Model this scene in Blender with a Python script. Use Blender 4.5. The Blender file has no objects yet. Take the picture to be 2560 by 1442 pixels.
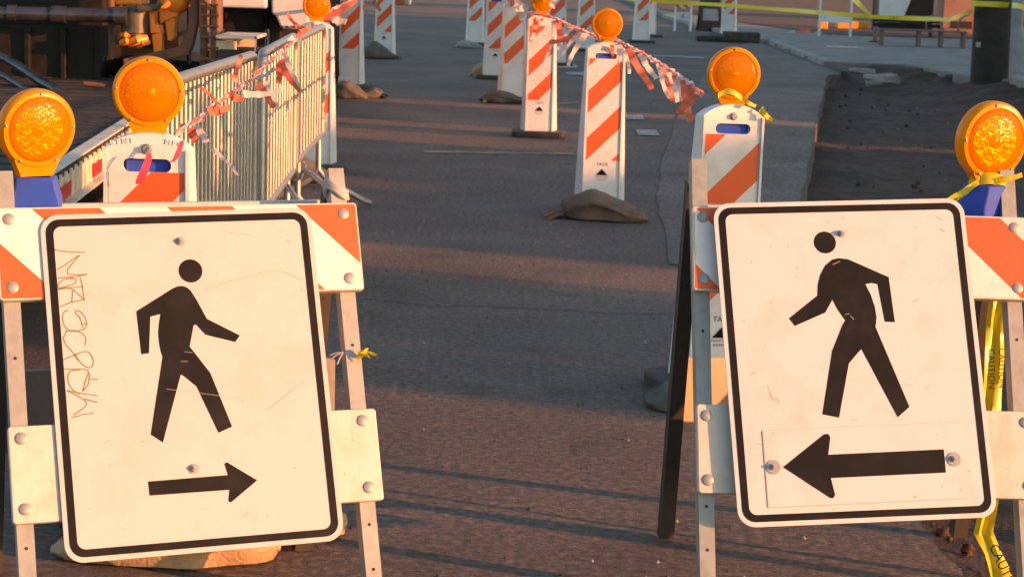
import bpy, math, random
from mathutils import Vector as V, Matrix, noise as mn
from mathutils.geometry import tessellate_polygon
R = math.radians
scene = bpy.context.scene
# ------------------------------------------------------------------ camera
CAM_H, F_PX, PITCH, ROLL = 1.45, 5200.0, 0.16184, 0.03
cam_d = bpy.data.cameras.new("camera"); cam = bpy.data.objects.new("camera", cam_d)
scene.collection.objects.link(cam); scene.camera = cam
cF = V((0, math.cos(PITCH), -math.sin(PITCH))); cR = V((1, 0, 0)); cU = V((0, math.sin(PITCH), math.cos(PITCH)))
_r = cR * math.cos(ROLL) + cU * math.sin(ROLL); _u = -cR * math.sin(ROLL) + cU * math.cos(ROLL)
cam.matrix_world = Matrix(((_r.x, _u.x, -cF.x, 0), (_r.y, _u.y, -cF.y, 0), (_r.z, _u.z, -cF.z, CAM_H), (0, 0, 0, 1)))
cam_d.sensor_width = 36; cam_d.lens = F_PX / 2560 * 36
cam_d.clip_start = 0.05; cam_d.clip_end = 6000
cam_d.dof.use_dof = True; cam_d.dof.focus_distance = 5.0; cam_d.dof.aperture_fstop = 13
# ------------------------------------------------------------------ world, sun, exposure
SUN_AZ, SUN_EL = R(111), R(8)
S2 = V((math.sin(SUN_AZ), math.cos(SUN_AZ)))            # towards the sun, on the ground
P2 = V((-S2.y, S2.x))                                   # across the sun direction
w = bpy.data.worlds.new("World"); scene.world = w; w.use_nodes = True
nt = w.node_tree; bg = nt.nodes["Background"]
sk = nt.nodes.new("ShaderNodeTexSky"); sk.sky_type = 'NISHITA'; sk.sun_disc = False
sk.sun_elevation = SUN_EL; sk.sun_rotation = SUN_AZ
nt.links.new(sk.outputs[0], bg.inputs[0]); bg.inputs[1].default_value = 0.15
sun_d = bpy.data.lights.new("sun", 'SUN'); sun = bpy.data.objects.new("sun", sun_d)
scene.collection.objects.link(sun)
sun_d.energy = 5.0; sun_d.angle = R(0.5); sun_d.color = (1.0, 0.37, 0.135)
sd = V((S2.x * math.cos(SUN_EL), S2.y * math.cos(SUN_EL), math.sin(SUN_EL)))
sun.rotation_euler = sd.to_track_quat('Z', 'Y').to_euler()
scene.view_settings.view_transform = 'Standard'; scene.view_settings.look = 'None'
scene.view_settings.gamma = 1; scene.view_settings.exposure = 1.28
random.seed(4)

# ------------------------------------------------------------------ helpers
def at(px, py, Y):
    """point of the scene at distance Y in front of the camera that the photo shows at px, py"""
    u = (px - 1280) / F_PX; v = (py - 721) / F_PX
    c, n = math.cos(ROLL), math.sin(ROLL)
    d = cF + cR * (u * c + v * n) + cU * (u * n - v * c)
    return V((0, 0, CAM_H)) + d * (Y / d.y)
def gr(px, py, z=0.0):
    d = at(px, py, 1.0) - V((0, 0, CAM_H)); return V((0, 0, CAM_H)) + d * ((z - CAM_H) / d.z)
MATS = {}
def mat(name, base, rough=0.6, metal=0.0, bump=0.0, bscale=60.0, dirt=None, dscale=6.0, damt=0.5, spec=0.5,
        dlo=0.45, dhi=0.7, speck=None, sscale=90, sthr=0.2, sub=0.0, coat=0.0, detail=5):
    if name in MATS: return MATS[name]
    m = bpy.data.materials.new(name); m.use_nodes = True; MATS[name] = m
    t = m.node_tree; N = t.nodes; L = t.links; p = N["Principled BSDF"]
    p.inputs["Base Color"].default_value = (*base, 1); p.inputs["Roughness"].default_value = rough
    p.inputs["Metallic"].default_value = metal; p.inputs["Specular IOR Level"].default_value = spec
    p.inputs["Coat Weight"].default_value = coat
    tc = N.new("ShaderNodeTexCoord"); col = None
    def mix(fac, a, b):
        mx = N.new("ShaderNodeMix"); mx.data_type = 'RGBA'
        L.new(fac, mx.inputs[0])
        if hasattr(a, 'is_linked'): L.new(a, mx.inputs[6])
        else: mx.inputs[6].default_value = (*a, 1)
        mx.inputs[7].default_value = (*b, 1); return mx.outputs[2]
    if dirt:
        n = N.new("ShaderNodeTexNoise"); n.inputs["Scale"].default_value = dscale; n.inputs["Detail"].default_value = 6
        n.inputs["Roughness"].default_value = 0.65
        L.new(tc.outputs["Object"], n.inputs["Vector"])
        r = N.new("ShaderNodeMapRange"); r.inputs[1].default_value = dlo; r.inputs[2].default_value = dhi
        r.inputs[4].default_value = damt; L.new(n.outputs[0], r.inputs[0])
        col = mix(r.outputs[0], base, dirt)
    if speck:
        n = N.new("ShaderNodeTexNoise"); n.inputs["Scale"].default_value = sscale; n.inputs["Detail"].default_value = 3
        L.new(tc.outputs["Object"], n.inputs["Vector"])
        r = N.new("ShaderNodeMapRange"); r.inputs[1].default_value = sthr; r.inputs[2].default_value = sthr + 0.06
        r.inputs[4].default_value = 0.75; L.new(n.outputs[0], r.inputs[0])
        col = mix(r.outputs[0], col if col is not None else base, speck)
    if col is not None: L.new(col, p.inputs["Base Color"])
    if bump:
        n = N.new("ShaderNodeTexNoise"); n.inputs["Scale"].default_value = bscale; n.inputs["Detail"].default_value = detail
        L.new(tc.outputs["Object"], n.inputs["Vector"])
        b = N.new("ShaderNodeBump"); b.inputs["Strength"].default_value = bump; b.inputs["Distance"].default_value = 0.01
        L.new(n.outputs[0], b.inputs["Height"]); L.new(b.outputs[0], p.inputs["Normal"])
    if sub > 0:                                                        # thin, lets light through
        tr = N.new("ShaderNodeBsdfTranslucent"); ms = N.new("ShaderNodeMixShader"); ms.inputs[0].default_value = sub
        tr.inputs[0].default_value = (*base, 1)
        if col is not None: L.new(col, tr.inputs[0])
        L.new(p.outputs[0], ms.inputs[1]); L.new(tr.outputs[0], ms.inputs[2])
        L.new(ms.outputs[0], N["Material Output"].inputs[0])
    return m
class MB:
    def __init__(s): s.v = []; s.f = []; s.m = []; s.M = Matrix.Identity(4)
    def add(s, vs, fs, mi=0):
        o = len(s.v); s.v += [s.M @ V(p) for p in vs]; s.f += [[i + o for i in f] for f in fs]; s.m += [mi] * len(fs)
    def box(s, c, d, rot=None, mi=0):
        c = V(c); h = V(d) / 2; vs = []
        for z in (-1, 1):
            for y in (-1, 1):
                for x in (-1, 1):
                    q = V((x * h.x, y * h.y, z * h.z)); vs.append((rot @ q if rot else q) + c)
        s.add(vs, [(0, 2, 3, 1), (4, 5, 7, 6), (0, 1, 5, 4), (2, 6, 7, 3), (0, 4, 6, 2), (1, 3, 7, 5)], mi)
    def prism(s, poly, y0, y1, mi=0):                                   # polygon in x,z given depth y0..y1
        n = len(poly); vs = [(x, y0, z) for x, z in poly] + [(x, y1, z) for x, z in poly]
        a = sum(poly[i][0] * poly[(i + 1) % n][1] - poly[(i + 1) % n][0] * poly[i][1] for i in range(n))
        fr = list(range(n)); bk = [i + n for i in reversed(range(n))]
        sd_ = [(i, i + n, (i + 1) % n + n, (i + 1) % n) for i in range(n)]
        if a < 0: fr = fr[::-1]; bk = bk[::-1]; sd_ = [q[::-1] for q in sd_]
        s.add(vs, [fr, bk] + sd_, mi)
    def prismz(s, poly, z0, z1, mi=0):                                  # polygon in x,y
        n = len(poly); vs = [(x, y, z1) for x, y in poly] + [(x, y, z0) for x, y in poly]
        a = sum(poly[i][0] * poly[(i + 1) % n][1] - poly[(i + 1) % n][0] * poly[i][1] for i in range(n))
        if a < 0: poly = poly[::-1]; vs = [(x, y, z1) for x, y in poly] + [(x, y, z0) for x, y in poly]
        s.add(vs, [list(range(n)), [i + n for i in reversed(range(n))]] + [(i, i + n, (i + 1) % n + n, (i + 1) % n) for i in range(n)], mi)
    def sheet(s, poly, z, mi=0):
        n = len(poly); a = sum(poly[i][0] * poly[(i + 1) % n][1] - poly[(i + 1) % n][0] * poly[i][1] for i in range(n))
        if a < 0: poly = poly[::-1]
        s.add([(x, y, z) for x, y in poly], [list(range(n))], mi)
    def face(s, poly, y, mi=0):                                         # flat polygon facing -y
        n = len(poly); a = sum(poly[i][0] * poly[(i + 1) % n][1] - poly[(i + 1) % n][0] * poly[i][1] for i in range(n))
        if a < 0: poly = poly[::-1]
        s.add([(x, y, z) for x, z in poly], [list(range(n))], mi)
    def tube(s, pts, r, n=10, mi=0, cap=True):
        pts = [V(p) for p in pts]; k = len(pts); vs = []; fs = []; up = None
        rs = r if isinstance(r, (list, tuple)) else [r] * k
        for i, p in enumerate(pts):
            t = (pts[min(i + 1, k - 1)] - pts[max(i - 1, 0)]).normalized()
            if up is None: up = V((0, 0, 1)) if abs(t.z) < 0.9 else V((0, 1, 0))
            a = t.cross(up).normalized(); b = a.cross(t).normalized(); up = b
            for j in range(n):
                q = 2 * math.pi * j / n; vs.append(p + (a * math.cos(q) + b * math.sin(q)) * rs[i])
        for i in range(k - 1):
            for j in range(n):
                fs.append((i * n + j, i * n + (j + 1) % n, (i + 1) * n + (j + 1) % n, (i + 1) * n + j))
        if cap: fs += [tuple(reversed(range(n))), tuple(range((k - 1) * n, k * n))]
        s.add(vs, fs, mi)
    def lathe(s, prof, n=40, mi=0):                                     # profile (radius, y) turned about the y axis
        vs = []; fs = []; k = len(prof)
        for r_, y in prof:
            for j in range(n):
                q = 2 * math.pi * j / n; vs.append((r_ * math.cos(q), y, r_ * math.sin(q)))
        for i in range(k - 1):
            for j in range(n):
                fs.append((i * n + j, i * n + (j + 1) % n, (i + 1) * n + (j + 1) % n, (i + 1) * n + j))
        fs += [tuple(range(n)), tuple(reversed(range((k - 1) * n, k * n)))]
        s.add(vs, fs, mi)
    def strip(s, pts, wid, side, mi=0):                                 # ribbon along pts; side(i) gives its crosswise vector
        vs = []
        for i, p in enumerate(pts):
            q = side(i) * (wid(i) if callable(wid) else wid) / 2; vs += [V(p) - q, V(p) + q]
        s.add(vs, [(2 * i, 2 * i + 1, 2 * i + 3, 2 * i + 2) for i in range(len(pts) - 1)], mi)
    def build(s, name, mats, parent=None, smooth=None, bevel=0, seg=2, sub=0):
        me = bpy.data.meshes.new(name); me.from_pydata([tuple(v) for v in s.v], [], s.f)
        for m in (mats if isinstance(mats, (list, tuple)) else [mats]): me.materials.append(m)
        me.polygons.foreach_set("material_index", s.m)
        if smooth is not None:
            me.polygons.foreach_set("use_smooth", [True] * len(me.polygons)); me.set_sharp_from_angle(angle=R(smooth))
        me.update(); o = bpy.data.objects.new(name, me); scene.collection.objects.link(o)
        if parent is not None: o.parent = parent
        if bevel:
            b = o.modifiers.new("bevel", 'BEVEL'); b.width = bevel; b.segments = seg; b.limit_method = 'ANGLE'; b.angle_limit = R(35)
        if sub:
            b = o.modifiers.new("subdivision", 'SUBSURF'); b.levels = b.render_levels = sub
        return o
def tag(o, label, cat, group=None):
    o["label"] = label; o["category"] = cat
    if group: o["group"] = group
    return o
def thing(name, label, cat, loc=(0, 0, 0), rz=0.0, group=None):
    o = bpy.data.objects.new(name, None); scene.collection.objects.link(o)
    o.empty_display_size = 0.1; o.location = loc; o.rotation_euler = (0, 0, rz)
    return tag(o, label, cat, group)
def struct(o, kind="structure"): o["kind"] = kind; return o
def text_mb(mb, txt, size, pos, mi=0, rot=0.0, depth=0.0):
    """lettering as flat faces in the x,z plane, facing -y, centred at pos=(x,y,z)"""
    cu = bpy.data.curves.new("lettering", 'FONT'); cu.body = txt; cu.size = size; cu.align_x = 'CENTER'; cu.align_y = 'CENTER'
    cu.extrude = depth; cu.resolution_u = 3
    o = bpy.data.objects.new("lettering", cu); me = bpy.data.meshes.new_from_object(o)
    c, n = math.cos(rot), math.sin(rot)
    vs = [(pos[0] + c * v.co.x - n * v.co.y, pos[1] - v.co.z, pos[2] + n * v.co.x + c * v.co.y) for v in me.vertices]
    mb.add(vs, [list(p.vertices) for p in me.polygons], mi)
    bpy.data.objects.remove(o); bpy.data.curves.remove(cu); bpy.data.meshes.remove(me)
def clip(poly, a, b, c):                                                # keep a*x+b*z>=c
    out = []
    for i in range(len(poly)):
        p, q = poly[i], poly[(i + 1) % len(poly)]; dp = a * p[0] + b * p[1] - c; dq = a * q[0] + b * q[1] - c
        if dp >= 0: out.append(p)
        if (dp >= 0) != (dq >= 0):
            t = dp / (dp - dq); out.append((p[0] + t * (q[0] - p[0]), p[1] + t * (q[1] - p[1])))
    return out
def stripes(mb, poly, y, period, duty, phase, sgn):
    """split a panel face into diagonal bands: material 0 white, 1 orange; band where (z + sgn*x - phase)/period falls below duty"""
    ks = [z + sgn * x for x, z in poly]
    k = math.floor((min(ks) - phase) / period) - 1
    while phase + k * period < max(ks):
        a = phase + k * period
        for lo, hi, mi in ((a, a + duty * period, 1), (a + duty * period, a + period, 0)):
            q = clip(clip(poly, sgn, 1, lo), -sgn, -1, -hi)
            if len(q) > 2: mb.face(q, y, mi)
        k += 1
def rrect(x0, x1, z0, z1, r, n=6):
    o = []
    for cx, cz, a in ((x1 - r, z1 - r, 0), (x0 + r, z1 - r, 90), (x0 + r, z0 + r, 180), (x1 - r, z0 + r, 270)):
        for i in range(n + 1):
            q = R(a + 90 * i / n); o.append((cx + r * math.cos(q), cz + r * math.sin(q)))
    return o
def ring(mb, outer, inner, y, mi=0):                                    # flat border between two outlines of equal length
    n = len(outer); vs = [(x, y, z) for x, z in outer] + [(x, y, z) for x, z in inner]
    mb.add(vs, [(i, (i + 1) % n, (i + 1) % n + n, i + n) for i in range(n)], mi)
# ------------------------------------------------------------------ materials
WHITE_SIGN = mat("sign_sheeting", (0.435, 0.423, 0.440), 0.42, dirt=(0.33, 0.29, 0.26), dscale=5, damt=0.5, dlo=0.48, dhi=0.78,
                 speck=(0.20, 0.18, 0.15), sscale=60, sthr=0.725, bump=0.03, bscale=300)
WHITE_DIRTY = mat("worn_sign_sheeting", (0.535, 0.515, 0.54), 0.45, dirt=(0.34, 0.29, 0.26), dscale=7, damt=0.45, dlo=0.5, dhi=0.8,
                  speck=(0.19, 0.165, 0.14), sscale=52, sthr=0.70, bump=0.03, bscale=300)
BLACK = mat("black_lettering", (0.0065, 0.0062, 0.0062), 0.5, spec=0.14, dirt=(0.022, 0.018, 0.016), dscale=14, damt=0.5)
SHEET_W = mat("white_reflective_sheeting", (0.62, 0.61, 0.61), 0.4, dirt=(0.42, 0.35, 0.30), dscale=11, damt=0.45, bump=0.04, bscale=500)
SHEET_O = mat("orange_reflective_sheeting", (0.68, 0.092, 0.014), 0.38, dirt=(0.58, 0.10, 0.02), dscale=11, damt=0.5, bump=0.04, bscale=500)
PLASTIC = mat("white_moulded_plastic", (0.66, 0.65, 0.65), 0.4, dirt=(0.40, 0.33, 0.27), dscale=7, damt=0.55, dlo=0.48, dhi=0.75, bump=0.06, bscale=160)
RAILW = mat("weathered_white_board", (0.50, 0.475, 0.44), 0.5, dirt=(0.42, 0.32, 0.22), dscale=16, damt=0.6, dlo=0.45, dhi=0.72,
            speck=(0.3, 0.2, 0.13), sscale=60, sthr=0.68, bump=0.12, bscale=70)
RAILY = mat("sunlit_board", (0.64, 0.55, 0.42), 0.5, dirt=(0.5, 0.38, 0.22), dscale=9, damt=0.5, bump=0.08)  # pale board with the yellow of direct sunlight kept in its colour
STEEL = mat("galvanised_steel", (0.28, 0.295, 0.285), 0.5, metal=0.3, dirt=(0.18, 0.175, 0.155), dscale=25, damt=0.6, bump=0.05, bscale=120)
STEEL_D = mat("dark_weathered_shaded_steel", (0.040, 0.036, 0.033), 0.65, metal=0.1, spec=0.2, dirt=(0.07, 0.048, 0.034), dscale=30, damt=0.6, bump=0.08)  # dark weathered steel, also painting the shade of the rear barricade legs
BOLT = mat("bolt_steel", (0.27, 0.275, 0.29), 0.5, metal=0.3, bump=0.05, bscale=200)
HOLE = mat("dark_hole", (0.012, 0.010, 0.009), 0.8)
BLUE = mat("blue_plastic", (0.035, 0.085, 0.46), 0.55, spec=0.12, dirt=(0.05, 0.06, 0.20), dscale=12, damt=0.5, bump=0.05)
RUBBER = mat("black_rubber", (0.030, 0.027, 0.024), 0.75, dirt=(0.09, 0.07, 0.05), dscale=8, damt=0.7, bump=0.2, bscale=60)
BURLAP = mat("sandbag_cloth", (0.16, 0.105, 0.075), 0.85, dirt=(0.075, 0.05, 0.037), dscale=9, damt=0.7, bump=0.5, bscale=130)
BURLAP_G = mat("grey_sandbag_cloth", (0.105, 0.098, 0.085), 0.85, dirt=(0.045, 0.042, 0.038), dscale=9, damt=0.7, bump=0.5, bscale=130)
BURLAP_T = mat("tan_sandbag_cloth", (0.42, 0.28, 0.17), 0.8, dirt=(0.24, 0.15, 0.09), dscale=9, damt=0.7, bump=0.4, bscale=110)
CAUT = mat("yellow_tape", (0.72, 0.58, 0.02), 0.3, sub=0.3, bump=0.1, bscale=60)
FLAG_O = mat("orange_flagging", (0.80, 0.19, 0.11), 0.45, sub=0.5)
FLAG_W = mat("white_flagging", (0.70, 0.64, 0.64), 0.45, sub=0.5, dirt=(0.5, 0.42, 0.4), dscale=20, damt=0.5)
FLAG_P = mat("pink_flagging", (0.85, 0.10, 0.16), 0.45, sub=0.35)
SCRATCH = mat("tan_scratch", (0.17, 0.185, 0.11), 0.6)
STAIN = mat("faint_scuff", (0.33, 0.30, 0.27), 0.6)

def lens_mat():
    m = bpy.data.materials.new("amber_lens"); m.use_nodes = True; t = m.node_tree; N = t.nodes; L = t.links
    p = N["Principled BSDF"]; p.inputs["Base Color"].default_value = (0.76, 0.34, 0.001, 1)
    p.inputs["Roughness"].default_value = 0.16; p.inputs["Specular IOR Level"].default_value = 0.35
    tc = N.new("ShaderNodeTexCoord"); vo = N.new("ShaderNodeTexVoronoi"); vo.inputs["Scale"].default_value = 150
    no = N.new("ShaderNodeTexNoise"); no.inputs["Scale"].default_value = 30; no.inputs["Detail"].default_value = 4
    L.new(tc.outputs["Object"], vo.inputs["Vector"]); L.new(tc.outputs["Object"], no.inputs["Vector"])
    a = N.new("ShaderNodeMath"); a.operation = 'ADD'; L.new(vo.outputs[0], a.inputs[0]); L.new(no.outputs[0], a.inputs[1])
    b = N.new("ShaderNodeBump"); b.inputs["Strength"].default_value = 0.22; b.inputs["Distance"].default_value = 0.004
    L.new(a.outputs[0], b.inputs["Height"]); L.new(b.outputs[0], p.inputs["Normal"])
    tr = N.new("ShaderNodeBsdfTranslucent"); tr.inputs[0].default_value = (0.78, 0.36, 0.001, 1)
    ms = N.new("ShaderNodeMixShader"); ms.inputs[0].default_value = 0.5
    L.new(p.outputs[0], ms.inputs[1]); L.new(tr.outputs[0], ms.inputs[2])
    tp = N.new("ShaderNodeBsdfTransparent"); tp.inputs[0].default_value = (1.0, 0.52, 0.03, 1)
    m2 = N.new("ShaderNodeMixShader"); m2.inputs[0].default_value = 0.42
    L.new(ms.outputs[0], m2.inputs[1]); L.new(tp.outputs[0], m2.inputs[2]); L.new(m2.outputs[0], N["Material Output"].inputs[0])
    return m
LENS = lens_mat()
REFL = mat("lamp_reflector", (0.75, 0.72, 0.66), 0.22, metal=0.9, bump=0.5, bscale=70)
RIM = mat("amber_rim", (0.74, 0.36, 0.001), 0.3, sub=0.45, spec=0.3, bump=0.03, bscale=40)

def asphalt_mat():
    m = bpy.data.materials.new("asphalt"); m.use_nodes = True; t = m.node_tree; N = t.nodes; L = t.links; p = N["Principled BSDF"]
    tc = N.new("ShaderNodeTexCoord"); O = tc.outputs["Object"]
    def noi(s, d, r=0.55):
        n = N.new("ShaderNodeTexNoise"); n.inputs["Scale"].default_value = s; n.inputs["Detail"].default_value = d; n.inputs["Roughness"].default_value = r
        L.new(O, n.inputs["Vector"]); return n.outputs[0]
    def ramp(f, pts):
        c = N.new("ShaderNodeValToRGB"); e = c.color_ramp.elements
        e[0].position, e[0].color = pts[0][0], (*pts[0][1], 1); e[1].position, e[1].color = pts[-1][0], (*pts[-1][1], 1)
        for q, k in pts[1:-1]: x = e.new(q); x.color = (*k, 1)
        L.new(f, c.inputs[0]); return c.outputs[0]
    big = ramp(noi(0.9, 6, 0.6), [(0.30, (0.088, 0.073, 0.068)), (0.5, (0.122, 0.100, 0.091)), (0.72, (0.168, 0.139, 0.126))])
    grain = ramp(noi(38, 7, 0.72), [(0.34, (0.42, 0.43, 0.45)), (0.50, (0.95, 0.94, 0.93)), (0.66, (2.0, 1.75, 1.6))])
    mx = N.new("ShaderNodeMix"); mx.data_type = 'RGBA'; mx.blend_type = 'MULTIPLY'; mx.inputs[0].default_value = 1
    L.new(big, mx.inputs[6]); L.new(grain, mx.inputs[7])
    # oil and patch stains
    st = ramp(noi(2.3, 3, 0.5), [(0.60, (1, 1, 1)), (0.70, (0.74, 0.74, 0.76))])
    m2 = N.new("ShaderNodeMix"); m2.data_type = 'RGBA'; m2.blend_type = 'MULTIPLY'; m2.inputs[0].default_value = 1
    L.new(mx.outputs[2], m2.inputs[6]); L.new(st, m2.inputs[7]); L.new(m2.outputs[2], p.inputs["Base Color"])
    p.inputs["Roughness"].default_value = 0.8; p.inputs["Specular IOR Level"].default_value = 0.35
    b = N.new("ShaderNodeBump"); b.inputs["Strength"].default_value = 1.0; b.inputs["Distance"].default_value = 0.016
    L.new(noi(60, 6, 0.7), b.inputs["Height"]); L.new(b.outputs[0], p.inputs["Normal"])
    return m
ASPHALT = asphalt_mat()
GUTTER = mat("worn_gutter_concrete", (0.150, 0.128, 0.117), 0.85, dirt=(0.122, 0.102, 0.093), dscale=1.6, damt=0.95, dlo=0.35, dhi=0.6, bump=0.5, bscale=90,
             speck=(0.25, 0.23, 0.21), sscale=130, sthr=0.62)
CONC = mat("pavement_concrete", (0.21, 0.195, 0.185), 0.85, dirt=(0.11, 0.10, 0.095), dscale=2.2, damt=0.8, bump=0.5, bscale=60)
CONC_L = mat("broken_concrete", (0.30, 0.28, 0.26), 0.9, dirt=(0.13, 0.12, 0.11), dscale=6, damt=0.8, bump=0.8, bscale=40)
SOIL = mat("dark_soil", (0.050, 0.028, 0.017), 0.95, dirt=(0.085, 0.046, 0.027), dscale=9, damt=0.8, bump=1.0, bscale=45,
           speck=(0.15, 0.11, 0.08), sscale=60, sthr=0.72)
BANK = mat("red_earth", (0.085, 0.042, 0.029), 0.95, dirt=(0.036, 0.022, 0.018), dscale=2.6, damt=0.9, bump=1.0, bscale=20)
PAINT = mat("worn_road_paint", (0.36, 0.37, 0.38), 0.7, dirt=(0.12, 0.115, 0.11), dscale=9, damt=0.9, dlo=0.42, dhi=0.6)
PAINT_Y = mat("worn_yellow_paint", (0.34, 0.25, 0.09), 0.7, dirt=(0.11, 0.10, 0.09), dscale=8, damt=0.95, dlo=0.42, dhi=0.58)
TAR = mat("tar_seam", (0.022, 0.020, 0.020), 0.6)

# ------------------------------------------------------------------ ground
mb = MB(); mb.sheet([(-2500, -2500), (2500, -2500), (2500, 2500), (-2500, 2500)], -0.34)
struct(mb.build("ground", SOIL))
def jag(a, b, n, amp):
    o = []
    for i in range(n):
        t = i / n; p = V(a).lerp(V(b), t); d = (V(b) - V(a)).normalized(); q = V((-d.y, d.x)) * random.uniform(-amp, amp)
        o.append((p.x + (q.x if i else 0), p.y + (q.y if i else 0)))
    return o
PIT = jag((1.06, -6), (1.10, 4.8), 24, .015) + jag((1.10, 4.8), (1.08, 5.4), 8, .015) + jag((1.08, 5.4), (1.30, 8), 14, .02) + \
      jag((1.30, 8), (1.72, 12.4), 16, .012) + jag((1.72, 12.4), (3.90, 26.4), 40, .012) + [(4.1, 26.5), (4.13, 28.3)]
KERB = [(4.13, 35.5), (3.76, 39), (3.2, 48), (2.6, 90), (2.6, 900)]
mb = MB(); mb.prismz(PIT + KERB + [(-900, 900), (-900, -6)], -0.30, 0.0)
road = struct(mb.build("road", ASPHALT))
gut = [gr(*p).xy for p in ((1672, 660), (1640, 500), (1655, 400), (1690, 300), (1735, 220), (1790, 165), (1840, 125), (1866, 108))]
gp = [q for i in range(len(gut) - 1) for q in jag(gut[i], gut[i + 1], 8, .02)] + [tuple(gut[-1])] + [(4.05, 35.0), (4.08, 28.4), (4.0, 26.35)] + [q for q in reversed(PIT) if 9 < q[1] < 26.35 and q[0] < 3.95]
ng = (len(gut) - 1) * 8; gp = [(x - 0.01 if i > ng else x, y) for i, (x, y) in enumerate(gp)]
mb = MB(); mb.sheet(gp, 0.004); G2 = ASPHALT.copy(); G2.name = "gutter_asphalt"
for nd in G2.node_tree.nodes:
    if nd.type == 'VALTORGB' and nd.color_ramp.elements[0].color[0] < 0.1:
        for e in nd.color_ramp.elements: e.color = tuple(min(1, c_ * k) for c_, k in zip(e.color[:3], (1.22, 1.28, 1.30))) + (1,)
struct(mb.build("gutter", G2))
# the dug strip
mb = MB(); nx, ny = 120, 520; X0, X1, Y0, Y1 = 0.6, 7.4, 2.6, 29.5; vs = []; fs = []
for j in range(ny + 1):
    for i in range(nx + 1):
        x = X0 + (X1 - X0) * i / nx; y = Y0 + (Y1 - Y0) * j / ny; q = V((x, y, 0))
        z = -0.17 + 0.04 * mn.noise(q * 1.1) + 0.016 * mn.noise(q * 4) + 0.018 * mn.noise(q * 13 + V((3, 7, 1)))
        rag = 0.5 + 0.6 * abs(mn.noise(q * 2.3)); z += max(0, (x - 4.5) * 0.20) * rag + (max(0, min(0.2, (y - 26.6) * 0.12)) * rag if x > 4.35 else 0)
        vs.append((x, y, min(z, 0.035)))
for j in range(ny):
    for i in range(nx):
        a = j * (nx + 1) + i; fs.append((a, a + 1, a + nx + 2, a + nx + 1))
mb.add(vs, fs); struct(mb.build("soil", SOIL, smooth=60))
# soil clods lying along the dug strip: nobody could count them
mb = MB()
for k in range(150):
    y = 4.4 + 22 * random.random() ** 1.8; e = 1.15 + max(0, (y - 5.4)) * 0.13
    x = e + 0.06 + random.random() ** 1.4 * 2.2; r_ = random.uniform(0.008, 0.024); c = V((x, y, -0.16 + 0.04 * mn.noise(V((x, y, 0)) * 1.1)))
    vs = []; fs = []; n1, n2 = 7, 5
    for a in range(n2 + 1):
        for b in range(n1):
            th = math.pi * a / n2; ph = 2 * math.pi * b / n1
            d = V((math.sin(th) * math.cos(ph), math.sin(th) * math.sin(ph), 0.7 * math.cos(th)))
            vs.append(c + d * r_ * (1 + 0.9 * mn.noise(d * 1.7 + c * 9)))
    for a in range(n2):
        for b in range(n1): fs.append((a * n1 + b, (a + 1) * n1 + b, (a + 1) * n1 + (b + 1) % n1, a * n1 + (b + 1) % n1))
    mb.add(vs, fs)
for k in range(260):                                                    # straw, leaf scraps and pebbles in the soil
    y = 4.5 + 21 * random.random() ** 1.5; x = 1.2 + max(0, y - 5.4) * 0.14 + random.random() * 2.6; r_ = random.uniform(0.006, 0.022)
    c = V((x, y, -0.135 + 0.04 * mn.noise(V((x, y, 0)) * 1.1))); a0 = random.uniform(0, 6); t_ = random.uniform(-.4, .4)
    mb.add([c + V((math.cos(a0 + q) * r_ * f, math.sin(a0 + q) * r_ * f, t_ * r_ * math.sin(q))) for q, f in ((0, 1), (1.7, .45), (3.14, 1), (4.8, .4))], [(0, 1, 2, 3)], 1)
struct(mb.build("soil_clods", [SOIL, mat("dry_litter", (0.24, 0.18, 0.11), 0.8, dirt=(0.10, 0.07, 0.05), dscale=3, damt=0.9)], smooth=80), "stuff")
mb = MB(); mb.sheet(jag((-1.52, 6.4), (-1.50, 9.5), 22, .04) + jag((-1.50, 9.5), (-1.75, 14), 20, .05) + [(-6, 14), (-6, 6.4)], 0.004); struct(mb.build("shaded_soil_patch", SOIL))  # soil sheet, its darkness also standing in for shade under the trailer
# far pavement with its kerb, and the near slab by the pole
mb = MB()
mb.prismz([(4.16, 28.5), (4.6, 28.35), (5.25, 28.45)] + jag((5.3, 28.3), (5.62, 25.6), 10, .05) + [(5.75, 25.4), (40, 25.4), (40, 900), (2.75, 900), (2.75, 90), (3.35, 48), (3.92, 39.0), (4.3, 35.5)], -0.3, 0.06)
struct(mb.build("sidewalk", CONC, bevel=0.015))
mb = MB(); mb.prismz(jag((5.9, 25.1), (5.72, 22.2), 10, .04) + jag((5.72, 22.2), (5.65, 10), 20, .04) + [(40, 10), (40, 25.1)], -0.3, 0.12)
struct(mb.build("sidewalk_slab", CONC_L, bevel=0.015))
mb = MB()
for a, b in (((4.165, 28.6), (4.165, 31.0)), ((4.165, 31.05), (4.165, 33.2)), ((4.165, 33.3), (4.165, 35.3)), ((4.1, 35.4), (3.8, 38.4)), ((3.75, 38.6), (3.2, 47.6))):
    a = V(a); b = V(b); d = (b - a).normalized(); n = V((d.y, -d.x)) * 0.13
    j1 = jag(a, b, 9, .012) + [tuple(b)]; j2 = [(x + n.x, y + n.y) for x, y in reversed(j1)]
    mb.prismz(j1 + j2, -0.2, 0.072)
struct(mb.build("kerb", CONC_L, bevel=0.02))
mb = MB(); mb.sheet([(4.6, 44), (5.6, 38.5), (40, 36.5), (40, 300), (2.9, 300), (3.5, 52)], 0.072); struct(mb.build("earth_bank", BANK))
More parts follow.
